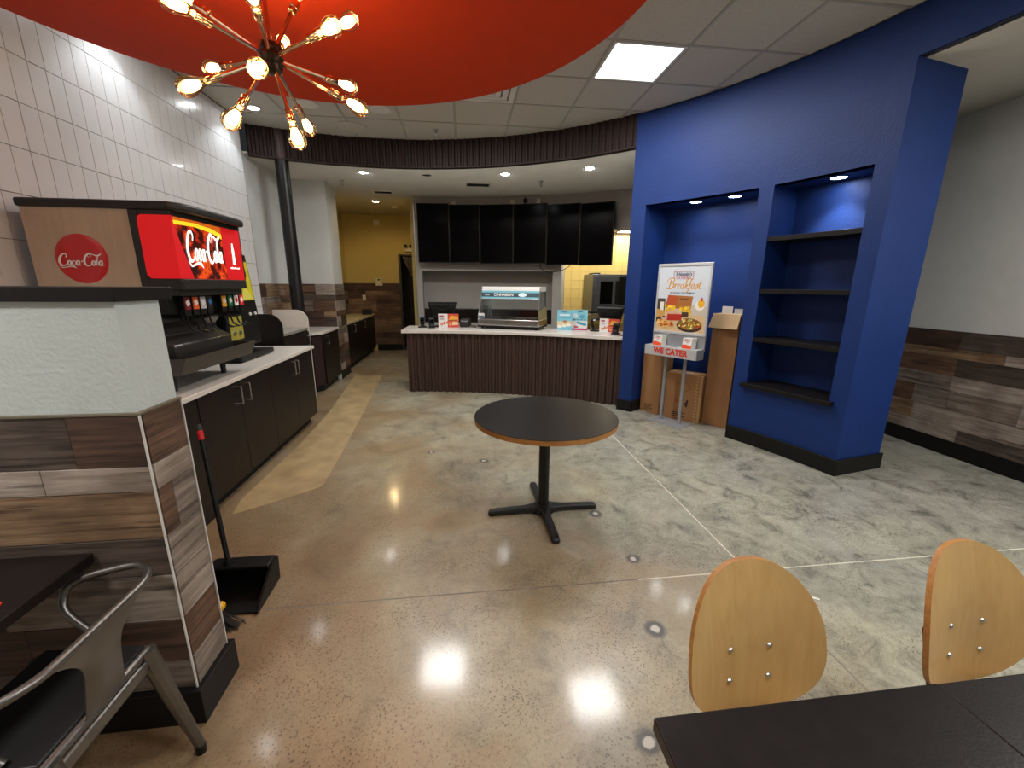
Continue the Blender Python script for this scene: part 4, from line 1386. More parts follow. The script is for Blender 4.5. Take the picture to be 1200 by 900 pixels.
# body: back, splash panel, valve rail
SYB = 3.52
MB().span((SX0, SY0 + 0.01, 0.99), (-2.02, SYB, 1.52)).build('body', M_GREYP, sd, bevel=0.01)
sp = [(-2.06, 1.42), (-1.90, 1.42), (-1.885, 1.36), (-1.93, 1.30), (-1.92, 1.255), (-1.86, 1.225), (-1.83, 1.20), (-1.825, 1.10), (-2.06, 1.10)]
n = len(sp)
MB().add([(p[0], SY0 + 0.02, p[1]) for p in sp] + [(p[0], SYB, p[1]) for p in sp], [tuple(range(n)), tuple(range(2 * n - 1, n - 1, -1))] + [(i, n + i, n + (i + 1) % n, (i + 1) % n) for i in range(n)]).build('splash_panel', M_SPL, sd, bevel=0.014, segs=3)
MB().span((-2.06, SY0 + 0.02, 1.40), (-1.83, 3.71, 1.575)).build('valve_rail', M_BLK, sd, bevel=0.015)
BR = [('#7c1128', 2.985), ('#e8622c', 3.07), ('#c9c3c4', 3.152), ('#1c1d22', 3.232), ('#e7a51d', 3.415), ('#16794a', 3.502), ('#e6dadb', 3.588), ('#d8242a', 3.668)]
inv = PMAT[sd].inverted()
for h, y in BR:
    v = MB().box((-1.815, y, 1.455), (0.04, 0.066, 0.135)).build('valve', M_BLK, sd, bevel=0.004)
    f = MB().box((-1.793, y, 1.468), (0.004, 0.056, 0.080))
    f.v = [inv @ p for p in f.v]
    f.build('brand_label', mat('label_' + h[1:], h, 0.4), v, world_space=False)
    f = MB().box((-1.7905, y, 1.472), (0.002, 0.034, 0.034), Matrix.Rotation(0.5, 3, 'X'))
    f.v = [inv @ p for p in f.v]
    f.build('brand_mark', mat('label_blue', '#3c7fc0', 0.4) if h == '#1c1d22' else M_RDISC if h == '#e6dadb' else M_WPRT, v, world_space=False)
    MB().tube([(-1.815, y, 1.39), (-1.81, y + 0.006, 1.345), (-1.80, y + 0.016, 1.295), (-1.77, y + 0.036, 1.27)], 0.006, 8, 4).build('lever', M_BLK, sd)
    MB().cyl((-1.835, y, 1.40), (-1.835, y, 1.355), 0.018, 0.013, 12).build('nozzle', M_BLK, sd)
# drip tray on stubby feet
TR0, TR1 = SY0 - 0.10, 3.60
tr = MB()
tr.span((-2.06, TR0, 1.035), (-1.745, TR1, 1.06))
tr.add([(-1.745, TR0, 1.035), (-1.70, TR0, 1.14), (-1.715, TR0, 1.14), (-1.76, TR0, 1.05), (-1.745, TR1, 1.035), (-1.70, TR1, 1.14), (-1.715, TR1, 1.14), (-1.76, TR1, 1.05)], [(0, 1, 2, 3), (7, 6, 5, 4), (0, 4, 5, 1), (1, 5, 6, 2), (2, 6, 7, 3), (3, 7, 4, 0)])
for (a_, b_) in ((TR0 - 0.012, TR0), (TR1, TR1 + 0.012)):
    q = [(-2.06, 1.035), (-1.745, 1.035), (-1.70, 1.14), (-2.06, 1.14)]
    tr.add([(p[0], a_, p[1]) for p in q] + [(p[0], b_, p[1]) for p in q], [(0, 1, 2, 3), (7, 6, 5, 4), (0, 4, 5, 1), (1, 5, 6, 2), (2, 6, 7, 3), (3, 7, 4, 0)])
tr.build('drip_tray', mat('grey_tray', '#3d3a37', 0.4), sd)
for k in range(15):
    yy = TR0 + 0.03 + k * (TR1 - TR0 - 0.06) / 14
    MB().span((-1.83, yy - 0.008, 1.105), (-1.722, yy + 0.008, 1.11)).build('grate_bar', M_BLK, sd)
for x in (-2.42, -1.90):
    for y in (SY0 + 0.05, SYB - 0.06):
        MB().cyl((x, y, 0.902), (x, y, 1.04), 0.018, 0.022, 14).build('foot', M_GREYP, sd)

# tea and lemonade dispenser behind it, yellow fronts
M_LEM = mat('yellow_panel', '#c8bc22', 0.4, var=0.12, scale=16)
M_LEMD = mat('dull_yellow_panel', '#9a9138', 0.35, var=0.08)
ld = thing('lemonade_dispenser', 'slim black drink dispenser with yellow lemonade fronts', 'drink dispenser', (-2.2, 4.15, 0.902))
LX = -2.06
LY0, LY1 = 3.90, 4.50
MB().span((-2.45, LY0, 1.02), (LX - 0.03, LY1, 1.70)).build('tower', M_BLK, ld, bevel=0.01)
def lean(pts, y0, y1):
    m = MB()
    n = len(pts)
    return m.add([(p[0], y0, p[1]) for p in pts] + [(p[0], y1, p[1]) for p in pts], [tuple(range(n)), tuple(range(2 * n - 1, n - 1, -1))] + [(i, n + i, n + (i + 1) % n, (i + 1) % n) for i in range(n)])
lean([(LX - 0.09, 1.87), (LX - 0.05, 1.87), (LX, 1.33), (LX, 1.02), (LX - 0.09, 1.02)], LY0, LY1).build('front_frame', M_BLK, ld, bevel=0.006)
lean([(LX - 0.046, 1.80), (LX - 0.040, 1.80), (LX - 0.006, 1.44), (LX - 0.012, 1.44)], LY0 + 0.03, LY1 - 0.02).build('upper_front', M_LEM, ld)
lean([(LX - 0.038, 1.76), (LX - 0.033, 1.76), (LX - 0.024, 1.66), (LX - 0.029, 1.66)], 4.28, 4.42).build('badge', M_BLK, ld)
lem = MB()
lem.add([(LX - 0.004, 4.23, 1.45), (LX - 0.004, 4.45, 1.45), (LX - 0.019, 4.34, 1.60)], [(0, 1, 2)])
lem.build('lemon_print', mat('pale_lemon', '#d6cf5a', 0.5), ld)
MB().span((LX - 0.003, 3.945, 1.225), (LX + 0.004, 4.165, 1.305)).build('lower_front', M_LEMD, ld)
MB().span((LX - 0.003, 3.945, 1.095), (LX + 0.004, 4.165, 1.215)).build('lower_front', M_LEMD, ld)
for q in (4.00, 4.10):
    MB().lathe([(0, 0.014), (0.018, 0.012), (0.020, 0), (0, 0)], 14, Matrix.Translation((LX + 0.004, q, 1.155)) @ Matrix.Rotation(R(90), 4, 'Y')).build('button', M_CHROME, ld)
for q in (4.335, 4.435):
    MB().lathe([(0, 0.014), (0.014, 0.012), (0.016, 0), (0, 0)], 14, Matrix.Translation((LX, q, 1.31)) @ Matrix.Rotation(R(90), 4, 'Y')).build('button', M_WHITE, ld)
MB().span((-2.45, LY0 - 0.02, 0.915), (-1.96, LY1 + 0.02, 0.96)).build('base_tray', M_BLK, ld, bevel=0.006)
for x in (-2.40, -2.02):
    for y in (LY0 + 0.05, LY1 - 0.05):
        MB().cyl((x, y, 0.902), (x, y, 0.92), 0.02, n=12).build('foot', M_BLK, ld)
MB().span((-2.45, LY0 + 0.05, 0.96), (-2.12, LY1 - 0.05, 1.02)).build('plinth', M_BLK, ld)
# ================================================================== tables and chairs
M_CAST = mat('black_cast_iron', '#0c0c0d', 0.42, var=0.1, bump=0.08, bscale=150)
TC = (0.553, 2.645)
t = thing('round_table', 'round dark table with plywood rim on a black cross base', 'table', (TC[0], TC[1], 0))
MB().lathe([(0, 0.736), (0.4855, 0.736), (0.4875, 0.734), (0.4875, 0.7335), (0, 0.7335)], 96, Matrix.Translation((TC[0], TC[1], 0))).build('table_top', M_TABLE, t)
MB().lathe([(0, 0.7335), (0.4865, 0.7335), (0.4865, 0.702), (0, 0.702)], 96, Matrix.Translation((TC[0], TC[1], 0))).build('top_edge', M_PLYE, t)
MB().cyl((TC[0], TC[1], 0.04), (TC[0], TC[1], 0.69), 0.038, n=28).build('column', M_CAST, t)
MB().lathe([(0, 0.69), (0.14, 0.69), (0.14, 0.702), (0, 0.702)], 24, Matrix.Translation((TC[0], TC[1], 0))).build('mounting_plate', M_CAST, t)
bx = (0.535, 2.615)
MB().lathe([(0.0, 0.018), (0.085, 0.018), (0.075, 0.052), (0.04, 0.07), (0, 0.07)], 28, Matrix.Translation((TC[0], TC[1], 0))).build('base_hub', M_CAST, t)
for k in range(4):
    a = R(90 * k + 1.5)
    d = Vector((math.cos(a), math.sin(a), 0))
    w = Vector((-d.y, d.x, 0))
    m = MB()
    sec = []
    for r_, hw_, zt, zb in ((0.03, 0.06, 0.058, 0.02), (0.08, 0.04, 0.055, 0.02), (0.14, 0.031, 0.05, 0.018), (0.34, 0.030, 0.043, 0.012), (0.385, 0.028, 0.038, 0.006), (0.40, 0.018, 0.026, 0.006)):
        c = Vector((TC[0], TC[1], 0)) + d * r_
        sec.append([c + w * hw_ + Vector((0, 0, zb)), c + w * hw_ * 0.8 + Vector((0, 0, zt)), c - w * hw_ * 0.8 + Vector((0, 0, zt)), c - w * hw_ + Vector((0, 0, zb))])
    vs = [p for s_ in sec for p in s_]
    fs = [(0, 1, 2, 3), tuple(4 * 5 + q for q in (3, 2, 1, 0))]
    for i in range(5):
        for q in range(4):
            fs.append((4 * i + q, 4 * i + (q + 1) % 4, 4 * i + 4 + (q + 1) % 4, 4 * i + 4 + q))
    m.add(vs, fs)
    foot = m.build('base_arm', M_CAST, t, bevel=0.006)
    f = MB().cyl(Vector((TC[0], TC[1], 0)) + d * 0.375, Vector((TC[0], TC[1], 0.008)) + d * 0.375, 0.018, n=14)
    inv = PMAT[t].inverted()
    f.v = [inv @ p for p in f.v]
    f.build('glide', M_BLK, foot, world_space=False)

def slab_table(name, label, x0, x1, y0, y1, z, group=None):
    t = thing(name, label, 'table', ((x0 + x1) / 2, (y0 + y1) / 2, 0), group=group)
    MB().span((x0, y0, z - 0.034), (x1, y1, z)).build('table_top', M_TABLE, t, bevel=0.003)
    cx, cy = (x0 + x1) / 2, (y0 + y1) / 2
    MB().cyl((cx, cy, 0.03), (cx, cy, z - 0.034), 0.036, n=20).build('column', M_CAST, t)
    for sx, sy in ((1, 0), (-1, 0), (0, 1), (0, -1)):
        MB().box((cx + sx * 0.15, cy + sy * 0.15, 0.022), (0.30 if sx else 0.05, 0.30 if sy else 0.05, 0.03)).build('base_arm', M_CAST, t, bevel=0.008)
    return t
slab_table('dining_table', 'black rectangular dining table, its near corner closest to the camera', 0.372, 1.037, -0.05, 0.62, 0.74, 'black dining tables')
slab_table('dining_table', 'black rectangular dining table butted on at the picture edge', 1.039, 1.70, -0.05, 0.62, 0.738, 'black dining tables')
slab_table('wall_table', 'dark table pushed up against the board-clad half wall', -1.95, -1.222, 0.70, 1.338, 0.735)
o = MB().box((-1.30, 1.085, 0.737), (0.07, 0.05, 0.004), Matrix.Rotation(0.5, 3, 'Z')).build('table_card', mat('red_card', '#c9301c', 0.5))
tag(o, 'small red card lying on the dark table by the half wall', 'card')

def wood_chair(label, loc, rz):
    """sitter faces local -y"""
    t = thing('plywood_chair', label, 'chair', loc, rz, 'plywood-backed chairs at the black tables')
    Z = 0.648
    lean_ = Matrix.Translation((0, 0.0, Z)) @ Matrix.Rotation(R(-11), 4, 'X')
    def shell(off, n=48, rings=(0.0, 0.3, 0.6, 0.85, 1.0), grow=1.0):
        pts = []
        for r_ in rings:
            for k in range(n):
                a = 2 * PI * k / n
                sx = 1 - 0.12 * math.sin(a)
                ca, sa = math.cos(a), math.sin(a)
                e = 0.86
                x = 0.200 * sx * math.copysign(abs(ca) ** e, ca) * r_ * grow
                z = 0.220 * math.copysign(abs(sa) ** e, sa) * r_ * grow
                y = -1.15 * x * x + 0.25 * z * z + off
                pts.append(lean_ @ Vector((x, y, z)))
        return pts
    n = 48
    A, B = shell(-0.008), shell(0.008)
    m = MB()
    nr = 5
    def skin(base, flip):
        fs = []
        for r_ in range(nr - 1):
            for k in range(n):
                q = (base + r_ * n + k, base + r_ * n + (k + 1) % n, base + (r_ + 1) * n + (k + 1) % n, base + (r_ + 1) * n + k)
                if r_ == 0:
                    q = (base, base + n + (k + 1) % n, base + n + k)
                fs.append(q[::-1] if flip else q)
        return fs
    m.add(A + B, skin(0, False) + skin(nr * n, True))
    m.mat(1)
    m.add([], [])
    m.f += [((nr - 1) * n + k, (nr - 1) * n + (k + 1) % n, nr * n + (nr - 1) * n + (k + 1) % n, nr * n + (nr - 1) * n + k) for k in range(n)]
    m.m += [1] * n
    br = m.build('backrest', [M_PLY, M_PLYE], t, world_space=False, sharp=50)
    for bx_ in (-0.06, 0.06):
        for bz in (-0.045 - 0.068, 0.045 - 0.068):
            p = lean_ @ Vector((bx_, -0.008 - 1.15 * bx_ * bx_ + 0.25 * bz * bz, bz))
            MB().lathe([(0, 0.006), (0.005, 0.005), (0.0075, 0.002), (0.008, 0), (0, 0)], 12, Matrix.Translation(p) @ lean_.to_3x3().to_4x4() @ Matrix.Rotation(R(90), 4, 'X')).build('bolt', M_CHROME, br, world_space=False)
    # seat
    sp_ = []
    for k in range(32):
        a = 2 * PI * k / 32
        sp_.append((0.20 * math.copysign(abs(math.cos(a)) ** 0.6, math.cos(a)), -0.26 + 0.19 * math.copysign(abs(math.sin(a)) ** 0.6, math.sin(a))))
    MB().mat(0).prism(sp_, 0.415, 0.432).build('seat', M_PLY, t, world_space=False, bevel=0.004)
    for s_ in (-1, 1):
        MB().tube([(s_ * 0.06, 0.035, 0.57), (s_ * 0.062, 0.0, 0.44), (s_ * 0.09, -0.04, 0.402), (s_ * 0.15, -0.12, 0.398)], 0.009, 10, 6).build('back_post', M_GREYP, t, world_space=False)
        MB().tube([(s_ * 0.15, -0.06, 0.40), (s_ * 0.185, -0.01, 0.2), (s_ * 0.20, 0.03, 0.0)], 0.010, 10, 4).build('leg', M_GREYP, t, world_space=False)
        MB().tube([(s_ * 0.15, -0.36, 0.40), (s_ * 0.18, -0.40, 0.2), (s_ * 0.195, -0.42, 0.0)], 0.010, 10, 4).build('leg', M_GREYP, t, world_space=False)
        MB().tube([(s_ * 0.15, -0.08, 0.404), (s_ * 0.15, -0.40, 0.404)], 0.009, 8).build('seat_rail', M_GREYP, t, world_space=False)
    return t
wood_chair('egg-shaped plywood chair back at the near corner of the black table', (0.772, 0.868, 0), R(2))
wood_chair('egg-shaped plywood chair cut off by the right picture edge', (1.474, 0.873, 0), R(4))

# ---- steel armchair with its back towards the room (sitter faces -x)
AY = 1.05
t = thing('steel_armchair', 'bare steel armchair with tube back rail at the dark wall table', 'chair', (-1.15, AY, 0))
def L_(x, y, z):
    return Vector((-1.15 + x, AY + y, z))
half = [(0.165, 0.0, 0.708), (0.165, 0.10, 0.708), (0.160, 0.165, 0.708), (0.128, 0.222, 0.706), (0.07, 0.258, 0.70), (0.0, 0.252, 0.692), (-0.06, 0.236, 0.684), (-0.098, 0.216, 0.668), (-0.108, 0.20, 0.636), (-0.085, 0.18, 0.59), (0.03, 0.165, 0.47)]
path = [L_(x, -y, z) for (x, y, z) in half[::-1]] + [L_(*h) for h in half[1:]]
MB().tube(path, 0.0115, 12, 6).build('arm_and_back_tube', M_GUN, t)
def quad_prism(pts, z0, z1):
    return MB().prism([(-1.15 + x, AY + y) for (x, y) in pts], z0, z1)
quad_prism(((-0.20, -0.20), (-0.20, 0.20), (0.125, 0.188), (0.125, -0.188)), 0.425, 0.456).build('seat', M_GUN, t, bevel=0.014, segs=3)
quad_prism(((-0.188, -0.188), (-0.188, 0.188), (0.108, 0.175), (0.108, -0.175)), 0.4545, 0.464).build('seat_pad', mat('black_vinyl', '#0e0d0e', 0.5), t, bevel=0.004)
# pressed splat flaring into the rail
m = MB()
prof = []
for k in range(17):
    v_ = k / 16
    z = 0.458 + (0.704 - 0.458) * v_
    x = 0.128 + (0.164 - 0.128) * v_
    hw0 = 0.052 + 0.012 * (1 - v_) + 0.105 * max(0.0, (v_ - 0.45) / 0.55) ** 2.6
    prof.append((x, hw0, z, 0.010 * math.sin(PI * v_)))
vs = []
for (x, h_, z, dish) in prof:
    for s_ in (-1.0, -0.5, 0.0, 0.5, 1.0):
        vs.append(L_(x + dish * (1 - s_ * s_) - 0.0015, s_ * h_, z))
for (x, h_, z, dish) in prof:
    for s_ in (-1.0, -0.5, 0.0, 0.5, 1.0):
        vs.append(L_(x + dish * (1 - s_ * s_) + 0.0015, s_ * h_, z))
n = len(prof)
fs = []
for k in range(n - 1):
    for q in range(4):
        a_ = k * 5 + q
        fs.append((a_, a_ + 1, a_ + 6, a_ + 5))
        b_ = n * 5 + a_
        fs.append((b_, b_ + 5, b_ + 6, b_ + 1))
    fs.append((k * 5, k * 5 + 5, n * 5 + k * 5 + 5, n * 5 + k * 5))
    fs.append((k * 5 + 4, n * 5 + k * 5 + 4, n * 5 + k * 5 + 9, k * 5 + 9))
m.add(vs, fs)
m.build('back_splat', M_GUN, t)
for s_ in (-1, 1):
    for (x0, x1) in ((0.115, 0.21), (-0.185, -0.25)):
        q = MB()
        q.tube([L_(x0, s_ * 0.165, 0.448), L_(x0 + (x1 - x0) * 0.45, s_ * 0.168, 0.25), L_(x1, s_ * 0.174, 0.015)], [0.027, 0.022, 0.015], 10)
        leg = q.build('leg', M_GUN, t)
        f = MB().cyl(L_(x1 - 0.003, s_ * 0.173, 0.0), L_(x1 - 0.003, s_ * 0.173, 0.03), 0.017, n=12)
        inv = PMAT[t].inverted()
        f.v = [inv @ p for p in f.v]
        f.build('rubber_foot', M_BLK, leg, world_space=False)
MB().span((-1.15 + 0.100, AY - 0.18, 0.385), (-1.15 + 0.132, AY + 0.18, 0.43)).build('seat_apron', M_GUN, t, bevel=0.008)

# ---- lobby dustpan and hand broom behind the half wall
t = thing('lobby_dustpan', 'black long-handled dustpan standing on the floor behind the half wall', 'dustpan', (-1.2, 2.05, 0))
p = MB()
# pan: floor, sloped back, two cheeks
p.add([(-1.36, 1.86, 0.004), (-1.05, 1.86, 0.004), (-1.07, 2.11, 0.012), (-1.34, 2.11, 0.012), (-1.36, 1.86, 0.012), (-1.05, 1.86, 0.012), (-1.07, 2.10, 0.024), (-1.34, 2.10, 0.024)], [(0, 1, 2, 3), (7, 6, 5, 4), (0, 4, 5, 1), (1, 5, 6, 2), (2, 6, 7, 3), (3, 7, 4, 0)])
p.span((-1.35, 2.10, 0.006), (-1.06, 2.115, 0.14))
p.build('pan', M_BLK, t)
for x, s_ in ((-1.355, -1), (-1.045, 1)):
    m = MB()
    pr = [(1.85, 0.004), (2.115, 0.008), (2.125, 0.14), (2.06, 0.145), (1.85, 0.02)]
    n = 5
    m.add([(x - 0.006, a, b_) for a, b_ in pr] + [(x + 0.006, a, b_) for a, b_ in pr], [tuple(range(n)), tuple(range(2 * n - 1, n - 1, -1))] + [(i, n + i, n + (i + 1) % n, (i + 1) % n) for i in range(n)])
    m.build('cheek', M_BLK, t)
MB().span((-1.35, 2.03, 0.128), (-1.05, 2.125, 0.148)).build('hood', M_BLK, t, bevel=0.006)
h0, h1 = Vector((-1.265, 2.07, 0.13)), Vector((-1.415, 2.27, 0.865))
d = (h1 - h0).normalized()
MB().cyl(h0, h1 - d * 0.085, 0.0125, n=14).build('handle', M_BLK, t)
MB().cyl(h1 - d * 0.085, h1 - d * 0.035, 0.0140, n=14).build('red_band', mat('red_grip', '#c4101a', 0.4), t)
MB().cyl(h1 - d * 0.035, h1, 0.0145, 0.012, n=14).build('end_cap', M_GREYP, t)
MB().lathe([(0, 0.0), (0.028, 0), (0.022, 0.03), (0.014, 0.05), (0, 0.05)], 14, Matrix.Translation(h0 - Vector((0, 0, 0.004)))).build('handle_socket', M_BLK, t)
t = thing('hand_broom', 'black-bristled broom with yellow block lying by the dustpan', 'broom', (-1.27, 1.80, 0))
MB().span((-1.42, 1.79, 0.075), (-1.163, 1.838, 0.112)).build('block', mat('yellow_plastic', '#e0a810', 0.4), t, bevel=0.012, segs=3)
rb = random.Random(5)
bz = MB()
for k in range(700):
    x = rb.uniform(-1.41, -1.195)
    y = rb.uniform(1.795, 1.832)
    dx_, dy_ = rb.uniform(0.02, 0.13) if x > -1.3 else rb.uniform(-0.03, 0.05), rb.uniform(-0.06, 0.005)
    bz.tube([(x, y, 0.075), (x + dx_ * 0.5, y + dy_ * 0.5, 0.04), (x + dx_, y + dy_, 0.003)], 0.0019, 3)
o = bz.build('bristles', M_BLK, t)
o['kind'] = 'stuff'
# ================================================================== flat print helper
class Art:
    """thin coloured shapes laid on a face, one mesh; M maps (x, y, layer) to the world"""
    def __init__(self, M):
        self.mb, self.mats, self.M, self.n = MB(), [], M, 0
    def _m(self, h):
        m = mat('print_' + h[1:], h, 0.45, var=0.05, scale=60)
        if m not in self.mats:
            self.mats.append(m)
        self.mb.mat(self.mats.index(m))
    def poly(self, pts, h, step=1):
        self._m(h)
        self.n += step
        z = 0.00012 * self.n
        self.mb.add([self.M @ Vector((p[0], p[1], z)) for p in pts], [tuple(range(len(pts)))])
        return self
    def rect(self, x0, y0, x1, y1, h):
        return self.poly([(x0, y0), (x1, y0), (x1, y1), (x0, y1)], h)
    def blob(self, x, y, rx, ry, h, n=12, rough=0.0, rnd=None, rot=0.0):
        pts = []
        for k in range(n):
            a = 2 * PI * k / n
            s = 1 + (rnd.uniform(-rough, rough) if rnd else 0)
            u, v = rx * math.cos(a) * s, ry * math.sin(a) * s
            pts.append((x + u * math.cos(rot) - v * math.sin(rot), y + u * math.sin(rot) + v * math.cos(rot)))
        return self.poly(pts, h, 0.25)
    def pen(self, pts, w, h, closed=False):
        self._m(h)
        self.n += 0.25
        ribbon(self.mb, pts, [w] * len(pts) if not isinstance(w, list) else w, self.M, 5, 0.00012 * self.n, closed)
        return self
    def build(self, name, parent):
        return self.mb.build(name, self.mats, parent)

def frame_at(o, u, up=(0, 0, 1)):
    """matrix whose x runs along u, y up, z out of the face"""
    u = Vector(u).normalized()
    up = Vector(up).normalized()
    w = u.cross(up).normalized()
    return Matrix(((u.x, up.x, w.x, o[0]), (u.y, up.y, w.y, o[1]), (u.z, up.z, w.z, o[2]), (0, 0, 0, 1)))

# ================================================================== catering sign stand
SU = Vector((0.517, -0.856, 0))
SW = SU.cross(Vector((0, 0, 1)))            # towards the room
SO = Vector((2.470, 4.482, 0))
M_ALU = mat('silver_metal', '#9da0a4', 0.4, 0.5, var=0.04)
M_ALUW = mat('pale_silver', '#c4c6c9', 0.4, 0.3, var=0.03)
sg = thing('catering_sign_stand', 'silver two-pole sign stand with breakfast poster and WE CATER tray', 'sign', SO)
def sbox(u0, u1, w0, w1, z0, z1):
    m = MB()
    vs = [SO + SU * u + SW * w + Vector((0, 0, z)) for u in (u0, u1) for w in (w0, w1) for z in (z0, z1)]
    return m.add(vs, [(0, 1, 3, 2), (4, 6, 7, 5), (0, 4, 5, 1), (2, 3, 7, 6), (0, 2, 6, 4), (1, 5, 7, 3)])
sbox(-0.228, 0.228, -0.105, 0.15, 0.0, 0.008).build('base_plate', M_ALU, sg, bevel=0.002)
for s_ in (-1, 1):
    sbox(s_ * 0.121 - 0.017, s_ * 0.121 + 0.017, -0.012, 0.012, 0.008, 1.06).build('pole', M_ALU, sg, bevel=0.003)
sbox(-0.325, 0.325, -0.012, 0.006, 0.90, 1.075).build('back_plate', M_ALU, sg)
PZ0, PZ1, PW = 1.062, 1.850, 0.322
sbox(-PW, PW, -0.012, 0.004, PZ0, PZ1).build('poster_board', M_WHITE, sg)
for (u0, u1, z0, z1) in ((-PW, PW, PZ1 - 0.03, PZ1), (-PW, PW, PZ0, PZ0 + 0.03), (-PW, -PW + 0.022, PZ0 + 0.03, PZ1 - 0.03), (PW - 0.022, PW, PZ0 + 0.03, PZ1 - 0.03)):
    sbox(u0, u1, -0.014, 0.012, z0, z1).build('frame_bar', M_ALUW, sg, bevel=0.003)
MP = frame_at(SO + SW * 0.0046 + Vector((0, 0, PZ0)), SU)
a = Art(MP)
rn = random.Random(4)
a.rect(-0.30, 0.03, 0.30, 0.758, '#cfd6de')
a.rect(-0.30, 0.03, 0.30, 0.30, '#d9b88c')
a.poly([(-0.30, 0.25), (0.30, 0.22), (0.30, 0.33), (-0.30, 0.37)], '#c9bfae')
a.poly([(-0.30, 0.2), (-0.2, 0.2), (-0.2, 0.40), (-0.30, 0.40)], '#4b4038')
a.rect(-0.262, 0.26, -0.215, 0.36, '#e8e4da')
a.poly([(-0.19, 0.29), (0.12, 0.29), (0.135, 0.43), (-0.17, 0.44)], '#a96b35')
a.poly([(-0.19, 0.33), (-0.05, 0.33), (-0.05, 0.43), (-0.17, 0.44)], '#b8512a')
a.rect(-0.02, 0.395, 0.08, 0.405, '#5a3a22')
a.blob(0.22, 0.33, 0.055, 0.05, '#efe9dc', 16)
a.blob(0.235, 0.355, 0.038, 0.045, '#e9ae2e', 16)
a.blob(0.238, 0.40, 0.012, 0.02, '#b03024', 10)
for k in range(60):
    x = rn.uniform(-0.19, 0.11)
    if abs(x + 0.035) < 0.02:
        continue
    a.blob(x, rn.uniform(0.245, 0.315), rn.uniform(0.012, 0.024), rn.uniform(0.012, 0.022), rn.choice(['#f0bf2c', '#e0a51c', '#f6d24e', '#c98c18']), 9, 0.25, rn)
a.poly([(-0.30, 0.14), (-0.22, 0.16), (-0.19, 0.2), (-0.21, 0.26), (-0.30, 0.28)], '#cc9a4e')
a.poly([(-0.30, 0.13), (-0.215, 0.15), (-0.19, 0.2), (-0.3, 0.18)], '#3c2a22')
a.poly([(-0.16, 0.15), (0.02, 0.16), (0.03, 0.25), (-0.155, 0.25)], '#b32a1e')
a.poly([(-0.155, 0.225), (0.03, 0.23), (0.03, 0.25), (-0.16, 0.26)], '#d9aa92')
a.rect(0.02, 0.2, 0.1, 0.255, '#4a3626')
a.blob(0.12, 0.11, 0.15, 0.075, '#33281f', 24)
a.blob(0.12, 0.125, 0.14, 0.065, '#8a5a2c', 24)
for k in range(70):
    t_ = rn.uniform(0, 2 * PI)
    q = math.sqrt(rn.random())
    a.blob(0.12 + 0.13 * q * math.cos(t_), 0.128 + 0.058 * q * math.sin(t_), rn.uniform(0.008, 0.018), rn.uniform(0.006, 0.014), rn.choice(['#e7d35a', '#7d8f2c', '#c4752a', '#f0e3a0', '#b04a22', '#55682a']), 8, 0.3, rn)
for k in range(34):
    a.blob(rn.uniform(-0.27, -0.07), rn.uniform(0.075, 0.15), rn.uniform(0.012, 0.026), rn.uniform(0.01, 0.018), rn.choice(['#d99a45', '#c2602a', '#e6b765', '#b0401f', '#f0cf8a']), 8, 0.25, rn)
a.blob(-0.20, 0.185, 0.035, 0.022, '#d9d4c8', 14)
a.blob(-0.20, 0.19, 0.026, 0.014, '#a02c22', 14)
# brand plate, bracket lines
for r_ in ((-0.12, 0.63, -0.115, 0.70), (-0.12, 0.697, 0.118, 0.702), (0.113, 0.63, 0.118, 0.70)):
    a.rect(*r_, '#b03038')
a.build('poster_print', sg)
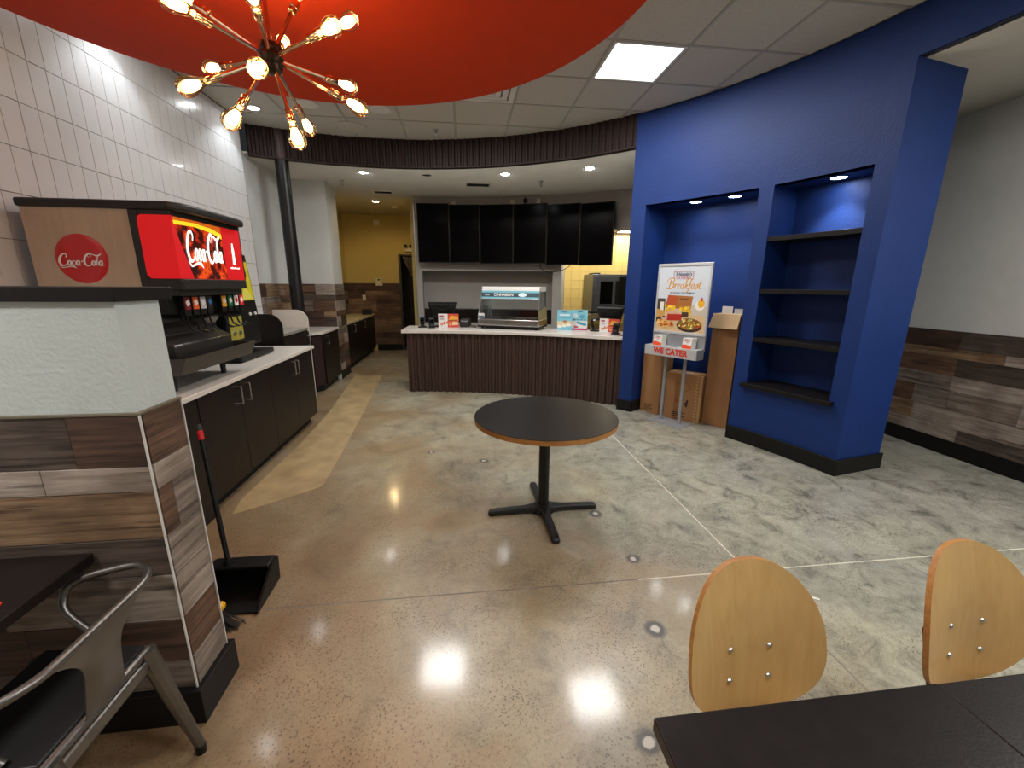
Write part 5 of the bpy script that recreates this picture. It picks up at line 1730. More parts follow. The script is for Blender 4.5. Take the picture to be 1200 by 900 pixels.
# poster lettering
def scr(mb, M, strokes, x, s, fat):
    for k, (p, w, c) in enumerate(strokes):
        ribbon(mb, [(x + q[0] * s, q[1] * s) for q in p], [v * s * fat for v in w], M, 5, 0.0002 + 0.00003 * k, c)
GL = {
    'B': ([([(0.30, 0.0), (0.36, 0.4), (0.46, 1.0)], [0.05, 0.07, 0.05], False), ([(0.02, 0.55), (0.05, 0.85), (0.35, 1.05), (0.72, 1.0), (0.74, 0.75), (0.40, 0.55)], [0.02, 0.04, 0.04, 0.06, 0.06, 0.02], False), ([(0.40, 0.55), (0.75, 0.50), (0.74, 0.14), (0.40, -0.02), (0.05, 0.02), (-0.02, 0.16)], [0.02, 0.06, 0.07, 0.05, 0.04, 0.02], False)], 0.86),
    'r': ([([(0.0, 0.1), (0.1, 0.42), (0.14, 0.46), (0.10, 0.0)], [0.02, 0.03, 0.05, 0.05], False), ([(0.12, 0.25), (0.22, 0.42), (0.36, 0.40)], [0.03, 0.04, 0.05], False)], 0.36),
    'e': ([([(0.02, 0.18), (0.22, 0.28), (0.26, 0.42), (0.12, 0.44), (0.04, 0.2), (0.14, 0.0), (0.36, 0.1)], [0.02, 0.03, 0.04, 0.04, 0.06, 0.05, 0.02], False)], 0.34),
    'a': ([([(0.3, 0.36), (0.18, 0.45), (0.03, 0.24), (0.10, 0.01), (0.26, 0.12), (0.32, 0.42)], [0.03, 0.04, 0.06, 0.05, 0.03, 0.03], False), ([(0.33, 0.44), (0.28, 0.15), (0.34, 0.0), (0.44, 0.08)], [0.04, 0.05, 0.05, 0.02], False)], 0.43),
    'k': ([([(0.04, 0.0), (0.12, 0.5), (0.24, 0.98), (0.14, 0.9), (0.08, 0.4)], [0.05, 0.05, 0.03, 0.03, 0.03], False), ([(0.10, 0.22), (0.30, 0.42), (0.26, 0.26), (0.16, 0.22), (0.30, 0.02), (0.42, 0.08)], [0.03, 0.04, 0.04, 0.03, 0.05, 0.02], False)], 0.41),
    'f': ([([(0.34, 0.86), (0.26, 0.98), (0.16, 0.7), (0.08, 0.1), (-0.02, -0.32), (-0.12, -0.28)], [0.04, 0.05, 0.06, 0.06, 0.05, 0.03], False), ([(-0.02, 0.38), (0.3, 0.42)], [0.03, 0.03], False)], 0.28),
    's': ([([(0.0, 0.08), (0.18, 0.44), (0.26, 0.22), (0.14, 0.0), (0.02, 0.04)], [0.02, 0.05, 0.06, 0.05, 0.04], False)], 0.31),
    't': ([([(0.18, 0.78), (0.10, 0.3), (0.10, 0.05), (0.20, 0.0), (0.32, 0.12)], [0.05, 0.06, 0.06, 0.04, 0.02], False), ([(-0.02, 0.46), (0.30, 0.52)], [0.035, 0.035], False)], 0.3),
}
mb = MB()
x = -0.205
ML = frame_at(SO + SW * 0.0052 + SU * 0.0 + Vector((0, 0, PZ0 + 0.512)), SU, (SU * 0.10 + Vector((0, 0, 1))))
s_ = 0.112
for chx in 'Breakfast':
    g, adv = GL[chx]
    scr(mb, ML, g, x, s_, 0.95)
    x += adv * s_
mb.build('script_word', mat('print_d99a1c', '#d8951c', 0.45), sg)
def st(name, body, size, z, m, fat=0.0, sx=1.0, off=0.0052, u=0.0):
    return text_mesh(name, body, size, frame_at(SO + SW * off + SU * u + Vector((0, 0, z)), SU), m, sg, 0.0003, fat, sx=sx)
M_NAVY = mat('print_navy', '#23324f', 0.5)
M_CRIM = mat('print_crimson', '#b8202e', 0.5)
st('brand_line', "Schlotzsky's", 0.055, PZ0 + 0.668, M_NAVY, 0.0016, 0.72)
st('catering_line', 'CATERING', 0.042, PZ0 + 0.628, M_CRIM, 0.0006, 0.88)
st('tag_line', 'LET US DO ALL THE SCRAMBLING', 0.030, PZ0 + 0.462, M_NAVY, 0.0007, 0.66)
# tray
CZ0, CZ1 = 0.812, 0.925
sbox(-0.322, 0.322, 0.004, 0.150, CZ0, CZ0 + 0.008).build('tray_floor', M_ALU, sg)
sbox(-0.322, 0.322, 0.142, 0.152, CZ0, CZ1).build('tray_front', M_ALUW, sg, bevel=0.002)
for s_ in (-1, 1):
    sbox(s_ * 0.322 - 0.005, s_ * 0.322 + 0.005, 0.004, 0.152, CZ0, CZ1).build('tray_side', M_ALU, sg, bevel=0.002)
sbox(-0.317, 0.317, 0.006, 0.142, CZ1 - 0.016, CZ1 - 0.004).build('tray_top', M_ALUW, sg)
sbox(-0.045, 0.045, 0.05, 0.075, CZ1 - 0.0045, CZ1 - 0.003).build('card_slot', M_GREYP, sg)
text_mesh('tray_lettering', 'WE CATER', 0.092, frame_at(SO + SW * 0.1535 + SU * 0.005 + Vector((0, 0, (CZ0 + CZ1) / 2)), SU), mat('print_red_orange', '#d23a22', 0.5), sg, 0.0006, 0.0042, space=1.02, sx=0.92)
# leaflets standing in the tray
for k, u in enumerate((-0.205, 0.165)):
    lf = thing('leaflet_stack', ('left' if k == 0 else 'right') + ' stack of white leaflets with orange foot in the sign tray', 'leaflets', SO + SU * u + SW * 0.075 + Vector((0, 0, CZ1 - 0.004)), 0, 'leaflets in the sign tray')
    Mx_ = Matrix.Translation(SO + SU * u + SW * 0.06 + Vector((0, 0, CZ1 - 0.003)))
    for q in range(4):
        b0 = SO + SU * (u + 0.006 * q) + SW * (0.082 - 0.018 * q) + Vector((0, 0, CZ1 - 0.003))
        vs = []
        for uu in (-0.055, 0.055):
            for (w_, z_) in ((0.0, 0.0), (0.012, 0.0), (-0.018, 0.118), (-0.006, 0.118)):
                vs.append(b0 + SU * uu + SW * w_ + Vector((0, 0, z_)))
        MB().add(vs, [(0, 1, 3, 2), (4, 6, 7, 5), (0, 4, 5, 1), (2, 3, 7, 6), (0, 2, 6, 4), (1, 5, 7, 3)]).build('leaflet', M_WHITE, lf)
    upv = (SW * -0.018 + Vector((0, 0, 0.118)))
    ar = Art(frame_at(SO + SU * u + SW * 0.0945 + Vector((0, 0, CZ1 - 0.003)), SU, upv))
    ar.poly([(-0.055, 0.0), (0.055, 0.0), (0.055, 0.03), (0.03, 0.036), (-0.01, 0.045), (-0.055, 0.042)], '#e0491c')
    ar.rect(-0.03, 0.098, 0.03, 0.104, '#33405a')
    ar.rect(-0.035, 0.082, 0.035, 0.090, '#cf4a50')
    ar.rect(-0.014, 0.068, 0.014, 0.073, '#5a5f6c')
    ar.build('cover_print', lf)

# ================================================================== cartons in the alcove
def carton(label, o, u, w, d, h, tape=True, marks=0):
    u = Vector((u[0], u[1], 0)).normalized()
    n = Vector((-u.y, u.x, 0))
    rz = math.atan2(u.y, u.x)
    t = thing('carton', label, 'box', (o[0], o[1], 0), rz, 'cardboard cartons in the blue alcove')
    MB().span((0, 0, 0), (w, d, h)).build('body', M_CARD, t, world_space=False, bevel=0.003)
    if tape:
        MB().span((0.0, d / 2 - 0.03, h), (w, d / 2 + 0.03, h + 0.0012)).build('tape', M_TAPE, t, world_space=False)
    return t
c1 = carton('tall brown carton with raised flap in the alcove corner by the counter', (2.320, 5.008), (0.430, -0.903), 0.285, 0.22, 0.80, False)
MB().span((0, 0.0, 0.80), (0.285, 0.004, 0.875)).span((0.281, 0.004, 0.80), (0.285, 0.22, 0.875)).build('flap', M_CARD, c1, world_space=False)
MB().span((0.0, -0.0012, 0.77), (0.285, -0.0002, 0.775)).build('crease', M_TAPE, c1, world_space=False)
for k in range(4):
    MB().span((0.07, -0.0012, 0.10 - 0.022 * k), (0.07 + 0.13 - 0.02 * (k % 2), -0.0002, 0.108 - 0.022 * k)).build('print_line', M_PRINT, c1, world_space=False)
c2 = carton('low brown carton with taped edge standing behind the sign poles', (2.490, 4.690), (0.66, -0.75), 0.430, 0.235, 0.575, True)
MB().span((0.40, -0.0014, 0.0), (0.43, -0.0002, 0.575)).build('edge_tape', M_TAPE, c2, world_space=False)
for k in range(14):
    MB().box((0.37, -0.001, 0.03 + 0.04 * k), (0.03, 0.001, 0.008), Matrix.Rotation(0.5, 3, 'Y')).build('tape_mark', M_CARDI, c2, world_space=False)
f = MB()
f.tube([(0.20, -0.001, 0.44), (0.24, -0.001, 0.47), (0.30, -0.001, 0.42), (0.25, -0.001, 0.37), (0.20, -0.001, 0.37)], 0.0016, 5, 5)
f.tube([(0.12, -0.001, 0.46), (0.2, -0.001, 0.45), (0.22, -0.001, 0.40)], 0.0016, 5, 5)
f.build('printed_outline', M_PRINT, c2, world_space=False)
MB().box((0.27, -0.0008, 0.22), (0.022, 0.001, 0.09), Matrix.Rotation(0.12, 3, 'Y')).span((0.245, -0.0014, 0.2), (0.262, -0.0003, 0.23)).build('printed_mark', M_PRINT, c2, world_space=False)
MB().span((0.13, -0.0014, 0.22), (0.215, -0.0003, 0.255)).build('orange_smudge', mat('orange_print', '#a5572c', 0.8), c2, world_space=False)
for k in range(3):
    MB().span((0.10, -0.0014, 0.085 - 0.022 * k), (0.26 - 0.03 * (k % 2), -0.0002, 0.095 - 0.022 * k)).build('print_line', M_PRINT, c2, world_space=False)
MB().span((0.19, 0.10, 0.5765), (0.28, 0.14, 0.578)).build('shipping_label', M_WHITE, c2, world_space=False)
c3 = carton('tall narrow open carton with a flap folded down, beside the shelf niche', (2.836, 4.412), (0.566, -0.824), 0.285, 0.165, 1.30, False)
MB().span((0.003, 0.003, 1.298), (0.282, 0.162, 1.304)).build('inside', M_CARDI, c3, world_space=False)
fl = MB()
fl.add([(-0.004, -0.001, 1.304), (0.289, -0.001, 1.304), (0.283, -0.052, 1.145), (-0.028, -0.050, 1.15), (-0.004, 0.003, 1.306), (0.289, 0.003, 1.306), (0.283, -0.048, 1.144), (-0.028, -0.046, 1.149)], [(0, 1, 2, 3), (7, 6, 5, 4), (0, 4, 5, 1), (1, 5, 6, 2), (2, 6, 7, 3), (3, 7, 4, 0)])
fl.build('folded_flap', M_CARDI, c3, world_space=False)
MB().span((0.06, 0.06, 1.30), (0.17, 0.068, 1.385)).build('inner_sleeve', M_WHITE, c3, world_space=False)
MB().span((0.18, 0.09, 1.30), (0.275, 0.098, 1.36)).build('inner_sleeve', M_ALUW, c3, world_space=False)

# ================================================================== things on the service counter
# heated display case
HR = math.atan2(-0.43, 0.91)
hc = thing('heated_display_case', 'stainless glass-fronted pastry warmer on the service counter', 'display case', (0.675, 6.215, ZW), HR)
M_SS = mat('stainless_panel', '#b8b6b2', 0.28, 1.0, var=0.05)
M_OLIVE = mat('olive_side_panel', '#8d8763', 0.35, var=0.05)
M_CGL = glass('case_glass', '#dfe6e2', 0.04)
w = 0.49
def hbox(a, c):
    return MB().span(a, c)
for x in (-w + 0.06, w - 0.06):
    for y in (0.06, 0.46):
        MB().cyl((x, y, 0.0), (x, y, 0.03), 0.02, n=12).build('foot', M_BLK, hc, world_space=False)
hbox((-w, 0.0, 0.025), (w, 0.52, 0.05)).build('plinth', M_BLK, hc, world_space=False)
hbox((-w, -0.005, 0.05), (w, 0.52, 0.150)).build('base', M_SS, hc, world_space=False, bevel=0.012, segs=3)
hbox((-w + 0.02, 0.03, 0.150), (w - 0.02, 0.50, 0.156)).build('deck', M_GREYP, hc, world_space=False)
def sheet(pts, name, m):
    n = len(pts)
    return MB().add(pts, [tuple(range(n))]).build(name, m, hc, world_space=False)
fy0, fz0, fy1, fz1 = 0.012, 0.150, 0.135, 0.615
sheet([(-w + 0.01, fy0, fz0), (w - 0.01, fy0, fz0), (w - 0.03, fy1, fz1), (-w + 0.03, fy1, fz1)], 'front_glass', M_CGL)
for s_ in (-1, 1):
    sheet([(s_ * (w - 0.005), fy0 + 0.005, fz0), (s_ * (w - 0.005), 0.50, fz0), (s_ * (w - 0.025), 0.48, 0.615), (s_ * (w - 0.025), fy1 + 0.005, 0.615)], 'side_glass', M_CGL)
    MB().tube([(s_ * (w - 0.008), fy0, fz0), (s_ * (w - 0.028), fy1, fz1)], 0.006, 6).build('front_post', M_SS, hc, world_space=False)
    MB().tube([(s_ * (w - 0.03), 0.49, fz0), (s_ * (w - 0.03), 0.48, 0.615)], 0.009, 6).build('rear_post', M_SS, hc, world_space=False)
sheet([(w - 0.001, 0.02, 0.155), (w - 0.001, 0.50, 0.155), (w - 0.012, 0.49, 0.33), (w - 0.012, 0.06, 0.30)], 'side_panel', M_OLIVE)
top = [(0.120, 0.560), (0.135, 0.615), (0.145, 0.632), (0.49, 0.632), (0.49, 0.56)]
n = len(top)
MB().add([(-w + 0.022, p[0], p[1]) for p in top] + [(w - 0.022, p[0], p[1]) for p in top], [tuple(range(n)), tuple(range(2 * n - 1, n - 1, -1))] + [(i, n + i, n + (i + 1) % n, (i + 1) % n) for i in range(n)]).build('top', M_WHITE, hc, world_space=False, bevel=0.004)
upv = Vector((0, fy1 - fy0, fz1 - fz0))
Mh = PMAT[hc] @ frame_at(Vector((0, fy0 - 0.004, fz0)), (1, 0, 0), upv)
ar = Art(Mh)
hh = upv.length
ar.rect(-w + 0.032, hh - 0.165, w - 0.032, hh - 0.045, '#6fb6c8')
ar.rect(-w + 0.032, hh - 0.138, w - 0.032, hh - 0.075, '#2f4450')
ar.blob(0.20, hh - 0.105, 0.065, 0.030, '#dff0f4', 20)
ar.rect(-w + 0.032, hh - 0.165, w - 0.032, hh - 0.160, '#e6f2f4')
ar.build('sign_strip', hc)
text_mesh('sign_lettering', 'CINNABON', 0.062, Mh @ Matrix.Translation((-0.10, hh - 0.106, 0.001)), M_WPRT, hc, 0.0004, 0.001, sx=0.95)
text_mesh('sign_lettering', 'fresh', 0.040, Mh @ Matrix.Translation((-0.37, hh - 0.106, 0.001)), M_WPRT, hc, 0.0004, 0.0, 0.25)
hbox((-w + 0.02, -0.012, 0.165), (-w + 0.12, -0.008, 0.235)).build('price_tag', M_WHITE, hc, world_space=False)
hbox((-w + 0.025, -0.0128, 0.168), (-w + 0.115, -0.0122, 0.198)).build('price_tag_band', mat('blue_band', '#39507e', 0.5), hc, world_space=False)
MB().box((0.16, 0.27, 0.160), (0.42, 0.26, 0.006), Matrix.Rotation(0.1, 3, 'Z')).build('wire_tray', M_SS, hc, world_space=False)
for k in range(3):
    MB().box((-0.28 + 0.13 * k, 0.26, 0.164), (0.09, 0.2, 0.016), Matrix.Rotation(0.3, 3, 'Z')).build('liner', M_BLK, hc, world_space=False, bevel=0.005)

def pos_monitor(label, x, y, rz, w_, zb, zt):
    """till screen seen from behind"""
    t = thing('till_monitor', label, 'monitor', (x, y, ZW), rz, 'till monitors on the service counter')
    h0, h1 = zb - ZW, zt - ZW
    Mt = Matrix.Translation((0, 0, h0)) @ Matrix.Rotation(R(14), 4, 'X')
    b = MB()
    H_ = h1 - h0
    pts = [(-w_ / 2, 0.0, H_), (w_ / 2, 0.0, H_), (w_ / 2 - 0.06, 0.0, 0.0), (-w_ / 2 + 0.06, 0.0, 0.0)]
    bk = [(-w_ / 2 + 0.03, -0.05, H_ - 0.03), (w_ / 2 - 0.03, -0.05, H_ - 0.03), (w_ / 2 - 0.10, -0.06, 0.03), (-w_ / 2 + 0.10, -0.06, 0.03)]
    fr_ = [(p[0], 0.03, p[2]) for p in pts]
    vs = [Mt @ Vector(p) for p in bk + pts + fr_]
    b.add(vs, [(0, 1, 2, 3)] + [(i, 4 + i, 4 + (i + 1) % 4, (i + 1) % 4) for i in range(4)] + [(4 + i, 8 + i, 8 + (i + 1) % 4, 4 + (i + 1) % 4) for i in range(4)] + [(11, 10, 9, 8)])
    b.build('rear_shell', M_BLK, t, world_space=False, bevel=0.006)
    MB().add([Mt @ Vector(p) for p in ((-w_ / 2 + 0.015, 0.031, H_ - 0.015), (w_ / 2 - 0.015, 0.031, H_ - 0.015), (w_ / 2 - 0.07, 0.031, 0.015), (-w_ / 2 + 0.07, 0.031, 0.015))], [(0, 1, 2, 3)]).build('screen', M_SCREEN, t, world_space=False)
    MB().tube([Mt @ Vector((-w_ / 2 + 0.07, -0.053, H_ - 0.05)), Mt @ Vector((0, -0.056, H_ - 0.095)), Mt @ Vector((w_ / 2 - 0.07, -0.053, H_ - 0.05))], 0.004, 6, 6).build('moulded_line', M_GREYP, t, world_space=False)
    MB().span((-0.06, -0.03, 0.012), (0.06, 0.03, h0 + 0.06)).build('neck', M_BLK, t, world_space=False, bevel=0.01)
    MB().span((-0.13, -0.10, 0), (0.13, 0.10, 0.016)).build('foot', M_BLK, t, world_space=False, bevel=0.006)
    MB().add([Mt @ Vector(p) for p in ((-0.05, -0.0575, H_ * 0.55), (0.05, -0.0575, H_ * 0.55), (0.05, -0.0595, H_ * 0.47), (-0.05, -0.0595, H_ * 0.47))], [(0, 1, 2, 3)]).build('vent_label', M_GREYP, t, world_space=False)
    return t
pos_monitor('black till monitor on the counter end nearest the corridor', -0.31, 6.73, R(-4), 0.46, 1.10, 1.335)
pos_monitor('black till monitor on the counter beside the blue wall', 2.18, 5.93, R(-30), 0.42, 1.09, 1.325)
t = thing('receipt_printer', 'small dark receipt printer left of the pastry warmer', 'printer', (0.05, 6.66, ZW), R(-12))
MB().span((-0.075, -0.09, 0), (0.075, 0.09, 0.13)).build('body', M_GREYP, t, world_space=False, bevel=0.012)
MB().span((-0.06, -0.0915, 0.088), (0.06, -0.089, 0.108)).build('paper_slot', mat('grey_slot', '#7c8288', 0.5), t, world_space=False)
MB().span((0.078, -0.10, 0.0), (0.17, 0.05, 0.022)).build('receipt_roll_tray', M_GUN, t, world_space=False)

def scanner(label, x, y, rz, arch):
    t = thing('barcode_scanner', label, 'scanner', (x, y, ZW), rz)
    MB().lathe([(0, 0), (0.075, 0.0), (0.07, 0.014), (0.03, 0.03), (0.02, 0.05), (0, 0.05)], 20).build('stand', M_BLK, t, world_space=False)
    if arch:
        MB().tube([(-0.02, 0.0, 0.04), (-0.05, 0.0, 0.10), (-0.045, 0.0, 0.15), (0.02, 0.0, 0.185), (0.09, 0.0, 0.175)], [0.022, 0.024, 0.026, 0.028, 0.022], 10).build('head', M_BLK, t, world_space=False, sharp=60)
        MB().span((-0.03, -0.032, 0.15), (0.005, -0.022, 0.175)).build('badge', M_ALUW, t, world_space=False)
    else:
        MB().span((-0.035, -0.03, 0.045), (0.035, 0.03, 0.17)).build('head', M_BLK, t, world_space=False, bevel=0.012)
        MB().span((-0.034, -0.032, 0.15), (0.034, 0.02, 0.172)).build('band', mat('blue_grey_band', '#53608a', 0.4), t, world_space=False, bevel=0.004)
        MB().span((-0.025, -0.0335, 0.10), (0.025, -0.029, 0.125)).build('window', M_SCREEN, t, world_space=False)
    return t
scanner('small upright black scanner at the corridor end of the counter', -0.625, 6.62, 0, False)
scanner('black arched barcode scanner right of the blue leaflets', 1.95, 5.93, R(-20), True)

def card_reader(label, x, y, rz):
    t = thing('card_reader', label, 'card reader', (x, y, ZW), rz)
    Mt = Matrix.Rotation(R(-22), 4, 'X')
    b = MB()
    b.box((0, 0.02, 0.085), (0.085, 0.04, 0.15), Matrix.Rotation(R(-22), 3, 'X'))
    b.build('body', M_BLK, t, world_space=False, bevel=0.012)
    MB().box((0, -0.008, 0.105), (0.06, 0.012, 0.06), Matrix.Rotation(R(-22), 3, 'X')).build('screen', M_SCREEN, t, world_space=False)
    for i in range(3):
        for j in range(3):
            MB().box((-0.02 + 0.02 * i, -0.019 + 0.007 * j - 0.002, 0.04 + 0.014 * j), (0.013, 0.008, 0.009), Matrix.Rotation(R(-22), 3, 'X')).build('key', M_GREYP, t, world_space=False)
    MB().span((-0.05, -0.03, 0), (0.05, 0.07, 0.02)).build('cradle', M_BLK, t, world_space=False, bevel=0.006)
    return t
card_reader('black card reader between the scanner and the red flyer', -0.475, 6.50, R(8))
card_reader('black card reader on the counter tip by the blue wall', 2.10, 5.50, R(-40))

def acrylic(name, label, p, q, h, paint, group):
    """upright print in a holder from p to q"""
    p, q = Vector((*p, 0)), Vector((*q, 0))
    u = (q - p).normalized()
    wd = (q - p).length
    t = thing(name, label, 'flyer', (p.x, p.y, ZW), math.atan2(u.y, u.x), group)
    MB().span((0, 0, 0.004), (wd, 0.006, h)).build('board', M_WHITE, t, world_space=False)
    MB().span((0, -0.02, 0), (wd, 0.025, 0.004)).build('holder_foot', M_ALUW, t, world_space=False)
    a_ = Art(PMAT[t] @ frame_at(Vector((0, -0.0005, 0.004)), (1, 0, 0)))
    paint(a_, wd, h - 0.004)
    a_.build('print', t)
    return t
def red_flyer(a_, w_, h_):
    r_ = random.Random(2)
    a_.rect(0, 0, w_, h_, '#e4e0dc')
    a_.rect(w_ * 0.46, 0, w_, h_, '#cf4636')
    a_.poly([(w_ * 0.48, h_ * 0.55), (w_ * 0.62, h_ * 0.88), (w_ * 0.97, h_ * 0.8), (w_ * 0.98, h_ * 0.5), (w_ * 0.7, h_ * 0.42)], '#e0a53e')
    a_.poly([(w_ * 0.5, h_ * 0.42), (w_ * 0.95, h_ * 0.5), (w_ * 0.95, h_ * 0.58), (w_ * 0.52, h_ * 0.55)], '#a84b26')
    a_.poly([(w_ * 0.66, h_ * 0.16), (w_ * 0.97, h_ * 0.2), (w_ * 0.95, h_ * 0.42), (w_ * 0.68, h_ * 0.4)], '#e8c59a')
    a_.rect(w_ * 0.07, h_ * 0.78, w_ * 0.27, h_ * 0.88, '#b8243c')
    a_.rect(w_ * 0.08, h_ * 0.64, w_ * 0.3, h_ * 0.69, '#777478')
    a_.rect(w_ * 0.08, h_ * 0.56, w_ * 0.26, h_ * 0.6, '#8d8a8c')
    for k in range(14):
        a_.blob(r_.uniform(w_ * 0.1, w_ * 0.6), r_.uniform(h_ * 0.14, h_ * 0.4), w_ * 0.05, h_ * 0.06, r_.choice(['#d98a6a', '#c8573c', '#e0a080', '#d9694f']), 8, 0.2, r_)
def teal_card(a_, w_, h_):
    a_.rect(0, 0, w_, h_, '#7cc3d6')
    a_.rect(0, h_ * 0.22, w_, h_ * 0.44, '#d8c9a2')
    a_.rect(w_ * 0.3, h_ * 0.88, w_ * 0.68, h_ * 0.92, '#41618a')
    a_.rect(w_ * 0.15, h_ * 0.72, w_ * 0.85, h_ * 0.8, '#dcecf0')
    a_.rect(w_ * 0.1, h_ * 0.62, w_ * 0.9, h_ * 0.65, '#4a93ad')
    for i in range(3):
        a_.blob(w_ * (0.18 + 0.3 * i), h_ * (0.18 + 0.045 * i), w_ * 0.16, h_ * 0.075, '#efe9de', 16)
    a_.blob(w_ * 0.52, h_ * 0.44, w_ * 0.13, h_ * 0.06, '#b8723c', 16)
    a_.blob(w_ * 0.85, h_ * 0.42, w_ * 0.12, h_ * 0.05, '#e2c08e', 16)
def blue_card(a_, w_, h_):
    a_.rect(0, 0, w_, h_, '#86c9d8')
    a_.rect(0, 0, w_, h_ * 0.09, '#c22a72')
    a_.rect(0, h_ * 0.09, w_, h_ * 0.45, '#e3e2e0')
    a_.poly([(w_ * 0.25, h_ * 0.34), (w_ * 0.9, h_ * 0.2), (w_ * 0.95, h_ * 0.32), (w_ * 0.35, h_ * 0.44)], '#3f9db8')
    a_.rect(w_ * 0.35, h_ * 0.9, w_ * 0.68, h_ * 0.96, '#2c3f6c')
    a_.blob(w_ * 0.2, h_ * 0.7, w_ * 0.16, h_ * 0.12, '#d5eaf0', 14)
    a_.blob(w_ * 0.65, h_ * 0.66, w_ * 0.18, h_ * 0.1, '#5aa6c0', 14)
    for i in range(4):
        a_.rect(w_ * (0.08 + 0.22 * i), h_ * 0.5, w_ * (0.24 + 0.22 * i), h_ * 0.53, '#41506a')
    a_.blob(w_ * 0.26, h_ * 0.16, w_ * 0.16, h_ * 0.05, '#b04a5a', 12)
acrylic('counter_flyer', 'red and white sandwich flyer in front of the corridor-side till', (-0.372, 6.56), (-0.058, 6.53), 0.215, red_flyer, 'red sandwich flyers')
acrylic('counter_flyer', 'red and white sandwich flyer beside the blue wall', (1.985, 5.83), (2.20, 5.62), 0.195, red_flyer, 'red sandwich flyers')
acrylic('counter_card', 'teal upright card with pastries, next to the pastry warmer', (1.415, 6.10), (1.615, 6.00), 0.30, teal_card, 'upright cards on the counter')
acrylic('counter_card', 'pale blue upright card with pink foot beside the teal card', (1.637, 6.075), (1.852, 5.995), 0.305, blue_card, 'upright cards on the counter')
pad = MB().box((2.12, 5.36, ZW + 0.003), (0.16, 0.08, 0.005), Matrix.Rotation(-0.7, 3, 'Z')).build('receipt_slip', mat('dark_slip', '#4a2f30', 0.6))
tag(pad, 'dark slip lying on the counter tip below the card reader', 'slip')

# ================================================================== kitchen and corridor
ov = thing('combi_oven', 'grey steel combi oven in the bright yellow kitchen', 'oven', (3.14, 9.0, 0))
M_OV = mat('oven_steel', '#6f7178', 0.35, 0.8, var=0.05)
MB().span((2.76, 8.70, 1.05), (3.56, 9.38, 1.84)).build('body', M_OV, ov, bevel=0.008)
d = MB().span((2.80, 8.665, 1.09), (3.32, 8.70, 1.80)).build('door', M_OV, ov, bevel=0.006)
f = MB().span((2.92, 8.66, 1.22), (3.19, 8.666, 1.69))
f.v = [p - Vector((3.14, 9.0, 0)) for p in f.v]
f.build('window', M_SCREEN, d, world_space=False)
f = MB().span((3.25, 8.61, 1.22), (3.30, 8.64, 1.70)).span((3.26, 8.63, 1.24), (3.29, 8.67, 1.28)).span((3.26, 8.63, 1.64), (3.29, 8.67, 1.68))
f.v = [p - Vector((3.14, 9.0, 0)) for p in f.v]
f.build('handle', M_BLK, d, world_space=False)
MB().span((3.34, 8.69, 1.10), (3.54, 8.70, 1.78)).build('control_panel', M_BLK, ov)
MB().span((2.82, 8.8, 1.84), (2.95, 9.2, 1.87)).build('vent_cover', M_BLK, ov)
MB().span((2.74, 8.72, 0.98), (3.58, 9.38, 1.02)).build('stand_top', M_SS, ov)
for x in (2.79, 3.53):
    for y in (8.76, 9.33):
        MB().cyl((x, y, 0), (x, y, 0.98), 0.02, n=10).build('stand_leg', M_SS, ov)
        MB().cyl((x, y, 1.02), (x, y, 1.05), 0.025, n=10).build('oven_foot', M_BLK, ov)
KLX, KLY = 3.72, 9.15
t = thing('kitchen_ceiling_light', 'lit ceiling panel in the kitchen seen under the grey header', 'ceiling light', (KLX, KLY, KZ))
MB().span((KLX - 0.30, KLY - 0.15, KZ - 0.03), (KLX + 0.30, KLY + 0.15, KZ - 0.002)).build('housing', M_WHITE, t)
MB().span((KLX - 0.28, KLY - 0.13, KZ - 0.034), (KLX + 0.28, KLY + 0.13, KZ - 0.030)).build('diffuser', M_PANEL, t)
lamp('AREA', 'kitchen_lamp', (KLX, KLY, KZ - 0.04), W_KITCHEN * 0.5, (1.0, 0.93, 0.78), t, 0.3)
t = thing('kitchen_ceiling_light', 'ceiling panel light over the kitchen work area behind the header', 'ceiling light', (2.6, 8.35, KZ))
MB().span((2.3, 8.2, KZ - 0.03), (2.9, 8.5, KZ - 0.002)).build('housing', M_WHITE, t)
MB().span((2.32, 8.22, KZ - 0.034), (2.88, 8.48, KZ - 0.030)).build('diffuser', M_PANEL, t)
lamp('AREA', 'kitchen_lamp', (2.6, 8.35, KZ - 0.04), W_KITCHEN, (1.0, 0.93, 0.78), t, 0.3)
MB()
t = thing('thermostat', 'cream wall thermostat above the corridor boards', 'thermostat', (-1.97, 10.488, 1.57))
MB().span((-2.05, 10.46, 1.565), (-1.89, 10.499, 1.62)).span((-2.035, 10.455, 1.62), (-1.905, 10.499, 1.745)).build('case', M_CREAM, t, bevel=0.008)
MB().span((-2.0, 10.452, 1.69), (-1.94, 10.456, 1.72)).build('display', M_GREYP, t)
t = thing('light_switch', 'cream light switch on the corridor boards', 'switch', (-2.34, 10.485, 1.22))
MB().span((-2.378, 10.476, 1.22), (-2.302, 10.487, 1.35)).build('plate', M_CREAM, t, bevel=0.003)
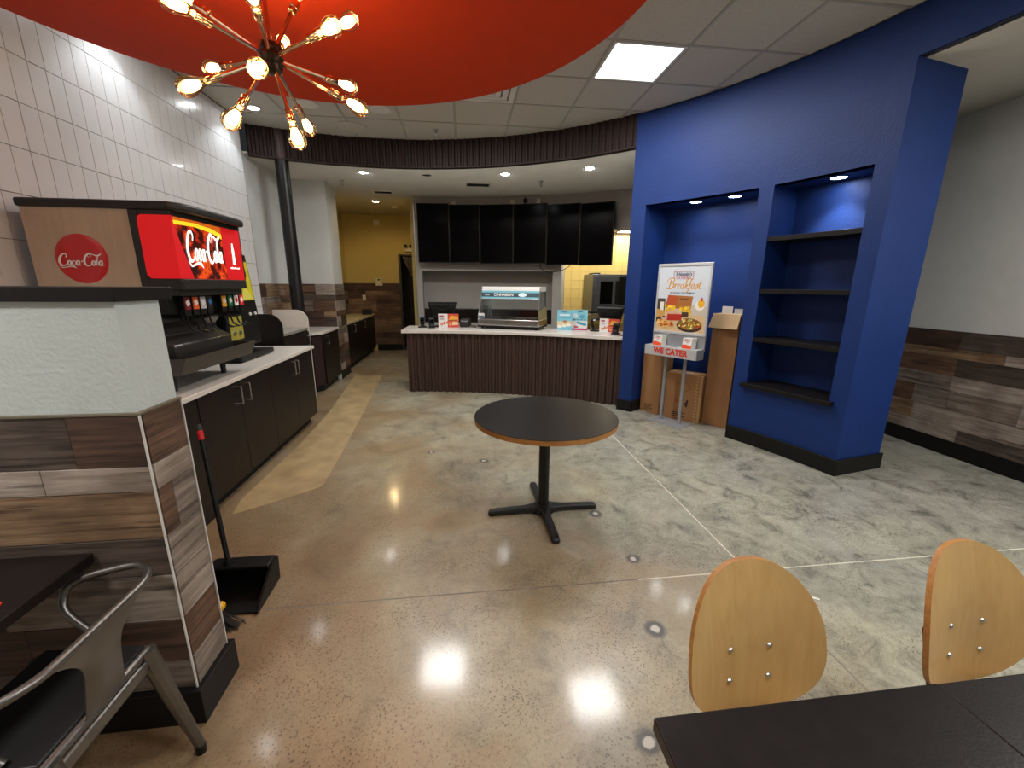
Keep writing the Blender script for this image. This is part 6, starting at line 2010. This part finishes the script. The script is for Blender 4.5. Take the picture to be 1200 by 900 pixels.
MB().span((-2.352, 10.468, 1.262), (-2.328, 10.476, 1.308)).build('rocker', M_WHITE, t, bevel=0.002)
t = thing('alarm_box', 'small cream alarm box high on the corridor wall', 'alarm', (-1.935, 10.49, 2.94))
MB().span((-2.01, 10.45, 2.94), (-1.86, 10.499, 3.06)).build('case', M_CREAM, t, bevel=0.006)
MB().span((-1.98, 10.446, 2.97), (-1.89, 10.451, 3.03)).build('lens_plate', M_WHITE, t)
t = thing('emergency_light', 'emergency light with bracket above the dark doorway', 'emergency light', (-1.24, 10.46, 2.36))
MB().span((-1.34, 10.42, 2.36), (-1.14, 10.499, 2.44)).build('case', M_CREAM, t, bevel=0.008)
for x in (-1.30, -1.18):
    MB().cyl((x, 10.44, 2.49), (x + 0.01, 10.36, 2.475), 0.028, 0.04, 14).build('lamp_head', M_GREYP, t)
    MB().cyl((x, 10.455, 2.43), (x, 10.455, 2.48), 0.01, n=8).build('bracket', M_GREYP, t)
# clear plastic sheet gathered in the doorway
pl = MB()
NU, NV = 22, 26
vs, fs = [], []
for j in range(NV + 1):
    v_ = j / NV
    z = 2.24 - 1.15 * v_
    wd = 0.62 - 0.40 * min(1, v_ * 1.3)
    x1 = -0.80 + 0.02
    for i in range(NU + 1):
        u_ = i / NU
        x_ = x1 - wd + wd * u_
        vs.append((x_, 10.44 + 0.028 * math.sin(u_ * 30 + v_ * 7) + 0.012 * math.sin(u_ * 67 - v_ * 11), z))
for j in range(NV):
    for i in range(NU):
        q = j * (NU + 1) + i
        fs.append((q, q + 1, q + NU + 2, q + NU + 1))
pl.add(vs, fs)
o = pl.build('plastic_curtain', glass('crumpled_plastic', '#b9b4a0', 0.16, 0.12), sharp=180)
tag(o, 'crumpled clear plastic sheet gathered in the dark doorway', 'plastic sheet')
# scrap on the floor behind the chairs
o = MB().box((1.816, 1.639, 0.0035), (0.04, 0.014, 0.005), Matrix.Rotation(-0.6, 3, 'Z')).build('paper_scrap', M_WHITE)
tag(o, 'tiny white paper scrap on the floor behind the plywood chairs', 'scrap')
